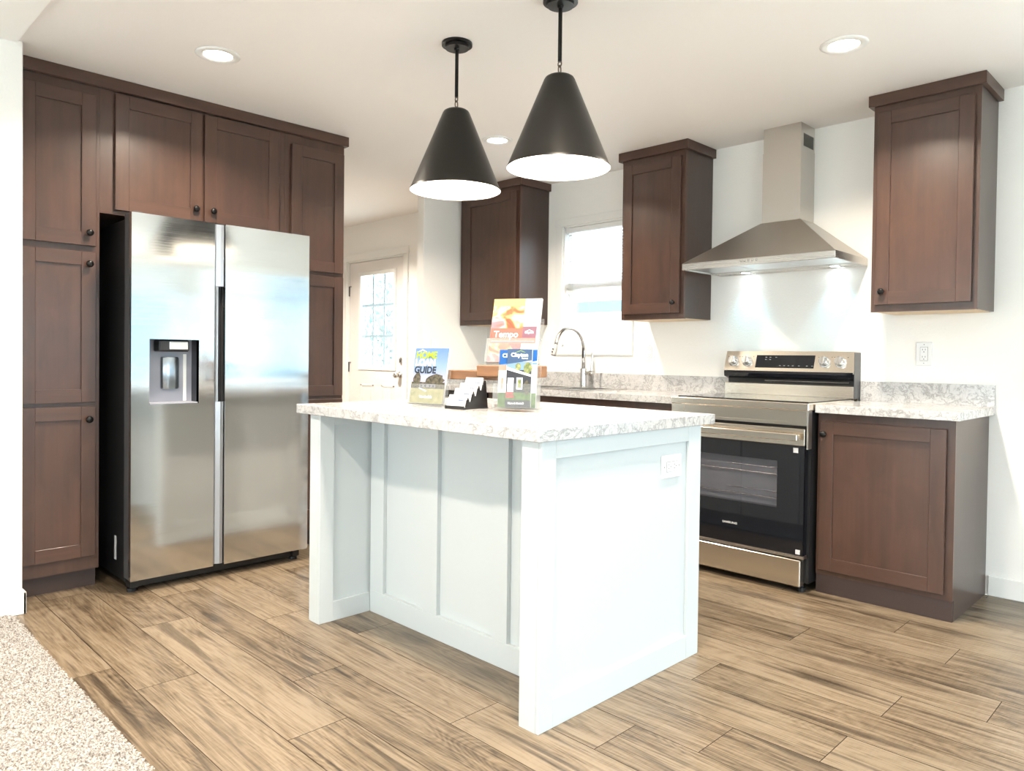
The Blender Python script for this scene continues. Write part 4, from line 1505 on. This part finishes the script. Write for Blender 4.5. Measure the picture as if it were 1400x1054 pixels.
# --- home loan guide in its holder
TH1, TI1 = R(12), R(-11)
lh = thing('brochure_holder', 'clear acrylic holder with the loan guide, at the left of the island display', 'holder', (-2.460, 1.942, ZI + 0.009), (TI1, 0, TH1))
obj('pocket', acrylic_pocket(lh, '', 0.196, 0.16, 0.085, 0.034), ACRYLIC, lh, local=True)
bm = boxes((-0.098, 0.098, 0.0, 0.085, -0.006, -0.003))
bmesh.ops.rotate(bm, verts=bm.verts, cent=(0, 0, -0.004), matrix=Matrix.Rotation(-TI1, 3, 'X'))
obj('foot', bm, ACRYLIC, lh, local=True)
lg = thing('brochure', 'home loan guide brochure, blue sky cover with green and white title', 'brochure', (-2.460, 1.942, ZI + 0.009), (TI1, 0, TH1))
GW, GH, WY = 0.182, 0.238, -0.010   # width, height, offset inside pocket
obj('pages', boxes((-GW / 2, GW / 2, 0.0105, 0.0225, 0.004, 0.004 + GH)), PAPER, lg, local=True)
bm = bm_new()
w = -0.0102
rect(bm, -GW / 2, GW / 2, 0.095, 0.242, w, 0)
rect(bm, -GW / 2, GW / 2, 0.004, 0.068, w, 1)
rect(bm, -GW / 2, GW / 2, 0.068, 0.095, w, 2)
def blob(bm, u, v, a, b, w, mi, n=16, seed=1):
    r_ = random.Random(seed)
    flat(bm, [(u + a * math.cos(2 * math.pi * i / n) * r_.uniform(0.8, 1.1), v + b * math.sin(2 * math.pi * i / n) * r_.uniform(0.8, 1.1)) for i in range(n)], w, mi)
w2 = -0.0099
blob(bm, 0.040, 0.105, 0.046, 0.028, w2, 2, seed=2)
blob(bm, 0.005, 0.098, 0.020, 0.020, w2 + 0.0001, 2, seed=3)
blob(bm, -0.062, 0.108, 0.022, 0.030, w2, 2, seed=4)
rect(bm, -0.045, 0.042, 0.072, 0.088, w2 + 0.0003, 3)
for u in (-0.034, -0.012, 0.012, 0.03): rect(bm, u - 0.004, u + 0.004, 0.075, 0.084, w2 + 0.0005, 4)
flat(bm, [(-0.05, 0.07), (-0.01, 0.055), (0.0, 0.058), (-0.04, 0.07)], w2, 5)
peak(bm, -0.052, 0.226, w2, 0.026, 5)
obj('cover', bm, [INK_SKYB, INK_FIELD, INK_TREE, INK_GREY, INK_HOUSE, INK_W], lg, local=True)
for s, u, v, sz, m_ in (('HOME', -0.083, 0.198, 0.041, INK_LIME), ('LOAN', -0.083, 0.166, 0.041, INK_W), ('GUIDE', -0.083, 0.134, 0.041, INK_DARK), ('Vanderbilt', -0.038, 0.027, 0.017, INK_W), ('MORTGAGE', 0.004, 0.017, 0.008, INK_W)):
    if s == 'MORTGAGE': continue
    obj('title_lettering', text_local(text_bm(s, sz, 0.0017 if sz > 0.03 else 0.0004, 0, 'LEFT', 0.98), u, w2 + 0.0007, v), m_, lg, local=True)

# --- business card rack
TH2 = R(8)
cr_ = thing('card_rack', 'black four-tier business card rack in front of the wooden stand', 'rack', (-2.250, 1.932, ZI), (0, 0, TH2))
bm = bm_new()
steps = [(0.0, 0.0), (0.034, 0.024), (0.068, 0.046), (0.102, 0.068)]
CWD = 0.100
prof = [(0, 0)]
for i, (yy, zz) in enumerate(steps):
    prof += [(yy + 0.0, zz + 0.012), (yy + 0.003, zz + 0.012), (yy + 0.004, zz + 0.004), (yy + 0.016, zz + 0.004), (yy + 0.032, zz + 0.050)]
prof = prof[:-1] + [(0.118, 0.086 + 0.004), (0.132, 0.118), (0.136, 0.118), (0.145, 0.0)]
for x in (-CWD / 2, CWD / 2 - 0.004):
    # zigzag side cheeks
    pts = [(0, 0), (0, 0.014), (0.008, 0.005)]
    for i, (yy, zz) in enumerate(steps):
        pts += [(yy + 0.016, zz + 0.006), (yy + 0.028, zz + 0.046), (yy + 0.034, zz + 0.028)]
    pts = pts[:-1] + [(0.138, 0.112), (0.152, 0.004), (0.158, 0.0)]
    v0 = [bm.verts.new((x, p[0], p[1])) for p in pts]
    v1 = [bm.verts.new((x + 0.004, p[0], p[1])) for p in pts]
    bm.faces.new(v0); bm.faces.new(list(reversed(v1)))
    for i in range(len(pts)):
        j = (i + 1) % len(pts)
        bm.faces.new((v0[i], v0[j], v1[j], v1[i]))
for yy, zz in steps:
    box(bm, -CWD / 2 + 0.004, CWD / 2 - 0.004, yy + 0.001, yy + 0.004, zz + 0.001, zz + 0.013)
    box(bm, -CWD / 2 + 0.004, CWD / 2 - 0.004, yy + 0.004, yy + 0.015, zz + 0.001, zz + 0.004)
box(bm, -CWD / 2 + 0.004, CWD / 2 - 0.004, 0.140, 0.144, 0.0, 0.095)
obj('tiers', bm, mat('black_acrylic', (0.012, 0.012, 0.013), 0.22), cr_, local=True)
names = ['lowest front tier', 'second tier from the bottom', 'third tier from the bottom', 'topmost back tier']
zm_ = Matrix.Rotation(TH2, 4, 'Z')
for i, (yy, zz) in enumerate(steps):
    p = zm_ @ Vector((0, yy + 0.0065, zz + 0.0072))
    c_ = thing('business_cards', 'white business cards in the ' + names[i] + ' of the black rack', 'cards', (-2.250 + p.x, 1.932 + p.y, ZI + p.z), (R(-17), 0, TH2), 'cards in the black rack')
    obj('cards', boxes((-0.0445, 0.0445, 0.0, 0.007, 0.0, 0.052)), PAPER, c_, local=True)
    bm = bm_new()
    peak(bm, 0.020, 0.034, 0.0003, 0.012, 0)
    for q in range(3): rect(bm, -0.038, -0.018 + 0.003 * q, 0.040 - 0.005 * q, 0.0415 - 0.005 * q, 0.0003, 1)
    obj('card_print', bm, [INK_BLUE, INK_GREY], c_, local=True)
    obj('card_lettering', text_local(text_bm('Clayton', 0.011, 0.0003, 0, 'CENTER'), 0.020, 0.0004, 0.027), INK_BLUE if i == 0 else INK_STEEL, c_, local=True)

# --- two-brochure holder, Clayton
TH3, TI3 = R(30), R(-7)
o3 = (-2.010, 2.030, ZI + 0.0135)
chh = thing('brochure_holder', 'clear acrylic holder with blue brochures, at the right front of the island display', 'holder', o3, (TI3, 0, TH3))
obj('pocket', acrylic_pocket(chh, '', 0.178, 0.17, 0.095, 0.060), ACRYLIC, chh, local=True)
bm = boxes((-0.089, 0.089, 0.0, 0.09, -0.005, -0.002))
bmesh.ops.rotate(bm, verts=bm.verts, cent=(0, 0, -0.003), matrix=Matrix.Rotation(-TI3, 3, 'X'))
obj('foot', bm, ACRYLIC, chh, local=True)


def clayton(label, du, dy, front):
    b = thing('brochure', label, 'brochure', o3, (TI3, 0, TH3), 'blue brochures in the acrylic holder')
    a, c = du - 0.050, du + 0.050
    z0_, z1_ = 0.004, 0.232
    obj('pages', boxes((a, c, dy + 0.0002, dy + 0.012, z0_, z1_)), PAPER, b, local=True)
    w = -dy
    bm = bm_new()
    rect(bm, a, c, z0_, 0.062, w, 3)
    rect(bm, a, c, 0.062, 0.150, w, 2)
    rect(bm, a, c, 0.150, 0.182, w, 1)
    flat(bm, [(a, 0.172), (c, 0.188), (c, z1_), (a, z1_)], w + 0.0003, 0)
    if front:
        blob(bm, du - 0.005, 0.162, 0.012, 0.016, w + 0.0002, 4, seed=5)
        blob(bm, du + 0.035, 0.158, 0.018, 0.022, w + 0.0002, 4, seed=6)
        flat(bm, [(a, 0.150), (a, 0.162), (c, 0.132), (c, 0.124)], w + 0.0005, 5)
        rect(bm, a + 0.006, a + 0.030, 0.062, 0.118, w + 0.0004, 5)
        rect(bm, du - 0.008, du + 0.016, 0.074, 0.120, w + 0.0004, 5)
        rect(bm, du - 0.003, du + 0.011, 0.080, 0.114, w + 0.0006, 4)
        rect(bm, a, a + 0.03, 0.052, 0.064, w + 0.0005, 6)
        rect(bm, a, a + 0.034, 0.040, 0.050, w + 0.0005, 6)
        rect(bm, a, c, z0_, 0.032, w + 0.0003, 7)
        blob(bm, du + 0.034, 0.082, 0.013, 0.03, w + 0.0004, 8, seed=9)
        peak(bm, du + 0.004, 0.219, w + 0.0006, 0.020, 9)
    else:
        rect(bm, a, c, 0.062, 0.172, w + 0.0002, 5)
        rect(bm, a, a + 0.03, 0.150, 0.172, w + 0.0003, 10)
        rect(bm, a + 0.01, a + 0.02, 0.075, 0.12, w + 0.0004, 10)
    obj('cover', bm, [INK_STEEL if front else INK_BLUE, colr('ink_sky_light', 150, 190, 235), INK_HOUSE, INK_GREEN, INK_TREE2, INK_W, INK_RED, INK_HOUSE, INK_TREE, INK_LIME, colr('ink_peach', 232, 190, 170)], b, local=True)
    if front:
        obj('title_lettering', text_local(text_bm('Clayton', 0.022, 0.0006, 0, 'LEFT'), du - 0.035, w + 0.0009, 0.202), INK_W, b, local=True)
        obj('title_lettering', text_local(text_bm('homes', 0.009, 0.0003, 0, 'LEFT'), du + 0.010, w + 0.0009, 0.193), INK_W, b, local=True)
        obj('title_lettering', text_local(text_bm('Have it Made\u00ae', 0.0105, 0.0004, 0, 'LEFT'), du - 0.040, w + 0.0009, 0.016), INK_W, b, local=True)
    else:
        obj('title_lettering', text_local(text_bm('Clayton', 0.022, 0.0006, 0, 'LEFT'), a + 0.012, w + 0.0006, 0.202), INK_W, b, local=True)


clayton('blue brochure at the left, half covered by the one showing a dark house', -0.027, 0.033, False)
clayton('steel blue brochure showing a dark house with white door, in front', 0.012, 0.006, True)
clayton('blue brochure seen only by its right edge behind the dark house brochure', 0.030, 0.019, False)

# --- wooden display stand with the Tempo holder on it
TH4 = R(30)
o4 = (-2.165, 2.155, ZI)
ws = thing('display_stand', 'rustic wooden display stand with staggered shelves, behind the brochures', 'stand', o4, (0, 0, TH4))
bm = bm_new()
box(bm, -0.045, 0.055, 0.005, 0.075, 0.016, 0.128, 2, 0.002)
obj('post', bm, RECESS_OAK, ws, local=True)
obj('base', boxes((-0.06, 0.07, -0.005, 0.09, 0.0, 0.0155), bev=0.002), RECESS_OAK, ws, local=True)
obj('upper_shelf', boxes((-0.135, 0.142, -0.020, 0.085, 0.1285, 0.176), g=0, bev=0.003), RECESS_OAK, ws, local=True)
obj('lower_shelf', boxes((-0.275, -0.0455, 0.010, 0.080, 0.114, 0.1535), g=0, bev=0.003), RECESS_OAK, ws, local=True)
TH5, TI5 = R(24), R(-16)
o5 = (-2.165 + 0.001, 2.155 + 0.004, ZI + 0.176 + 0.0135)
th_ = thing('brochure_holder', 'clear acrylic holder with the coral brochure, up on the wooden stand', 'holder', o5, (TI5, 0, TH5))
obj('pocket', acrylic_pocket(th_, '', 0.236, 0.20, 0.105, 0.036), ACRYLIC, th_, local=True)
bm = boxes((-0.118, 0.118, 0.0, 0.06, -0.006, -0.003))
bmesh.ops.rotate(bm, verts=bm.verts, cent=(0, 0, -0.004), matrix=Matrix.Rotation(-TI5, 3, 'X'))
obj('foot', bm, ACRYLIC, th_, local=True)
tm = thing('brochure', 'coral and yellow brochure with canyon picture, standing on the wooden stand', 'brochure', o5, (TI5, 0, TH5))
obj('pages', boxes((-0.108, 0.108, 0.0105, 0.0225, 0.004, 0.283)), PAPER, tm, local=True)
bm = bm_new()
w = -0.0102
um = 0.036
rect(bm, -0.108, 0.108, 0.004, 0.283, w, 6)
w += 0.0003
rect(bm, -0.108, um, 0.250, 0.283, w, 0)
rect(bm, -0.108, um, 0.152, 0.250, w, 1)
rect(bm, -0.108, um, 0.084, 0.152, w, 2)
rect(bm, um, 0.098, 0.110, 0.160, w, 3)
rect(bm, um, 0.098, 0.084, 0.110, w, 2)
rect(bm, -0.108, um, 0.004, 0.084, w, 1)
flat(bm, [(-0.02, 0.084), (um, 0.084), (um, 0.05), (0.005, 0.055)], w + 0.0002, 4)
rect(bm, -0.100, 0.09, 0.0945, 0.0955, w + 0.0002, 5)
peak(bm, 0.066, 0.137, w + 0.0003, 0.020, 5)
obj('cover', bm, [INK_YEL, INK_CANYON, INK_CORAL, INK_PUR, INK_ROSE, INK_W, INK_W], tm, local=True)
obj('title_lettering', text_local(text_bm('Tempo', 0.040, 0.0006, 0, 'LEFT', 0.95), -0.092, w + 0.0005, 0.112), INK_W, tm, local=True)
obj('title_lettering', text_local(text_bm('Clayton', 0.012, 0.0005, 0, 'CENTER'), 0.066, w + 0.0005, 0.129), INK_W, tm, local=True)

# ------------------------------------------------------------------ outdoors
struct('ground', boxes((-30, 20, 4.45, 30, -0.9, -0.6), (3.5, 20, -20, 4.45, -0.9, -0.6), (-30, 3.5, -20, -4.5, -0.9, -0.6)), colr('pale_gravel', 200, 198, 190, 0.9))
nh = thing('neighbour_house', 'white sided house with blue-grey band seen through the sink window', 'house', (-5.5, 9.0, -0.6))
bm = bm_new()
for i in range(22):
    prism(bm, [(9.0, -0.6 + i * 0.13), (8.985, -0.6 + i * 0.13), (9.0, -0.6 + i * 0.13 + 0.13)], 'x', -10.3, -3.0)
box(bm, -10.3, -3.0, 9.0, 12.0, -0.6, 2.35)
obj('wall', bm, colr('white_siding', 240, 243, 245, 0.7), nh)
obj('band', boxes((-10.4, -2.9, 8.95, 8.984, 1.83, 2.00)), colr('teal_band', 84, 124, 134, 0.6), nh)
bm = bm_new()
prism(bm, [(8.6, 2.35), (8.6, 2.42), (10.5, 3.3), (12.4, 2.42), (12.4, 2.35)], 'x', -10.5, -2.8)
obj('roof', bm, colr('pale_roof', 225, 228, 230, 0.8), nh)


def fence(label, p0, p1, h):  # added unseen fence, there for the fridge doors to reflect
    d = Vector((p1[0] - p0[0], p1[1] - p0[1], 0))
    n = int(d.length / 2.4)
    t = thing('added_fence', label, 'fence', (p0[0], p0[1], -0.6))
    ang = math.atan2(d.y, d.x)
    mt = Matrix.Translation((p0[0], p0[1], 0)) @ Matrix.Rotation(ang, 4, 'Z')
    bm = bm_new()
    for i in range(9):
        z = -0.55 + i * (h + 0.55) / 9
        box(bm, 0, d.length, -0.012, 0.012, z, z + (h + 0.55) / 9 - 0.02)
    obj('boards', place(bm, mt), colr('fence_grey', 138, 146, 150, 0.8), t)
    for i in range(n + 1):
        x = d.length * i / n
        bm = bm_new()
        box(bm, x - 0.05, x + 0.05, 0.0125, 0.11, -0.6, h + 0.03)
        obj('post', place(bm, mt), colr('fence_post_grey', 120, 126, 130, 0.8), t)


fence('unseen grey board fence added for the fridge reflection, beyond the right windows', (10.6, 3.5), (10.6, -8.0), 0.9)


def house(label, x0, x1, y0, y1, face, h=3.2):  # added unseen houses whose blue siding tints and stripes the fridge reflection
    t = thing('neighbour_house', label, 'house', ((x0 + x1) / 2, (y0 + y1) / 2, -0.6))
    bm = bm_new()
    box(bm, x0, x1, y0, y1, -0.6, h)
    n = int((h + 0.6) / 0.15)
    for i in range(n):
        z = -0.6 + i * 0.15
        if face == 'y':
            prism(bm, [(y0, z), (y0 - 0.022, z), (y0, z + 0.15)], 'x', x0, x1)
        else:
            prism(bm, [(x0, z), (x0 - 0.022, z), (x0, z + 0.15)], 'y', y0, y1)
    obj('wall', bm, colr('pale_blue_siding', 118, 142, 154, 0.7), t)
    bm = bm_new()
    if face == 'y':
        prism(bm, [(y0 - 0.4, h), (y0 - 0.4, h + 0.08), ((y0 + y1) / 2, h + 1.0), (y1 + 0.4, h + 0.08), (y1 + 0.4, h)], 'x', x0 - 0.3, x1 + 0.3)
    else:
        prism(bm, [(x0 - 0.4, h), (x0 - 0.4, h + 0.08), ((x0 + x1) / 2, h + 1.0), (x1 + 0.4, h + 0.08), (x1 + 0.4, h)], 'y', y0 - 0.3, y1 + 0.3)
    obj('roof', bm, colr('grey_roof', 150, 152, 155, 0.8), t)
    for k in (0.3, 0.7):
        bm = bm_new()
        if face == 'y':
            c = x0 + (x1 - x0) * k
            box(bm, c - 0.5, c + 0.5, y0 - 0.04, y0 - 0.023, 0.7, 1.9)
        else:
            c = y0 + (y1 - y0) * k
            box(bm, x0 - 0.04, x0 - 0.023, c - 0.5, c + 0.5, 0.7, 1.9)
        obj('window', bm, colr('far_window', 170, 190, 200, 0.3), t)


house('unseen pale blue sided house added for the fridge reflection, beyond the dining window', 1.5, 10.0, 9.5, 13.5, 'y')
house('unseen pale blue sided house added for the fridge reflection, right of the dining window', 11.0, 16.0, 4.6, 13.5, 'x')


def tree(label, x, y, hgt, rad, seed):
    r_ = random.Random(seed)
    t = thing('tree', label, 'tree', (x, y, -0.6), group='trees beyond the back door')
    bm = bm_new()
    tube(bm, [(x, y, -0.6), (x + 0.05, y, hgt * 0.3), (x - 0.05, y + 0.05, hgt * 0.75)], [0.13, 0.10, 0.04], 10)
    for k in range(7):
        a = r_.uniform(0, 6.28)
        z = hgt * r_.uniform(0.3, 0.7)
        tube(bm, [(x, y, z), (x + math.cos(a) * rad * 0.7, y + math.sin(a) * rad * 0.7, z + 0.6)], [0.04, 0.015], 6)
    obj('trunk', bm, colr('bark', 120, 120, 118, 0.9), t)
    bm = bm_new()
    for k in range(900):
        a, b = r_.uniform(0, 6.28), math.acos(r_.uniform(-1, 1))
        q = rad * r_.uniform(0.35, 1.0)
        c = Vector((x + q * math.sin(b) * math.cos(a), y + q * math.sin(b) * math.sin(a), hgt * 0.62 + q * 1.25 * math.cos(b)))
        s = r_.uniform(0.05, 0.10)
        e = Euler((r_.uniform(0, 6), r_.uniform(0, 6), r_.uniform(0, 6))).to_matrix()
        vs = [bm.verts.new(c + e @ Vector(p)) for p in ((-s, 0, 0), (0, -s * 0.45, 0), (s, 0, 0), (0, s * 0.45, 0))]
        bm.faces.new(vs)
    obj('foliage', bm, colr('leaf_green', 118, 146, 138, 0.7), t)


tree('leafy tree beyond the back door glass, the right one', -11.8, 8.4, 3.0, 1.0, 1)
tree('leafy tree beyond the back door glass, the farther left one', -15.6, 11.0, 3.6, 1.3, 2)
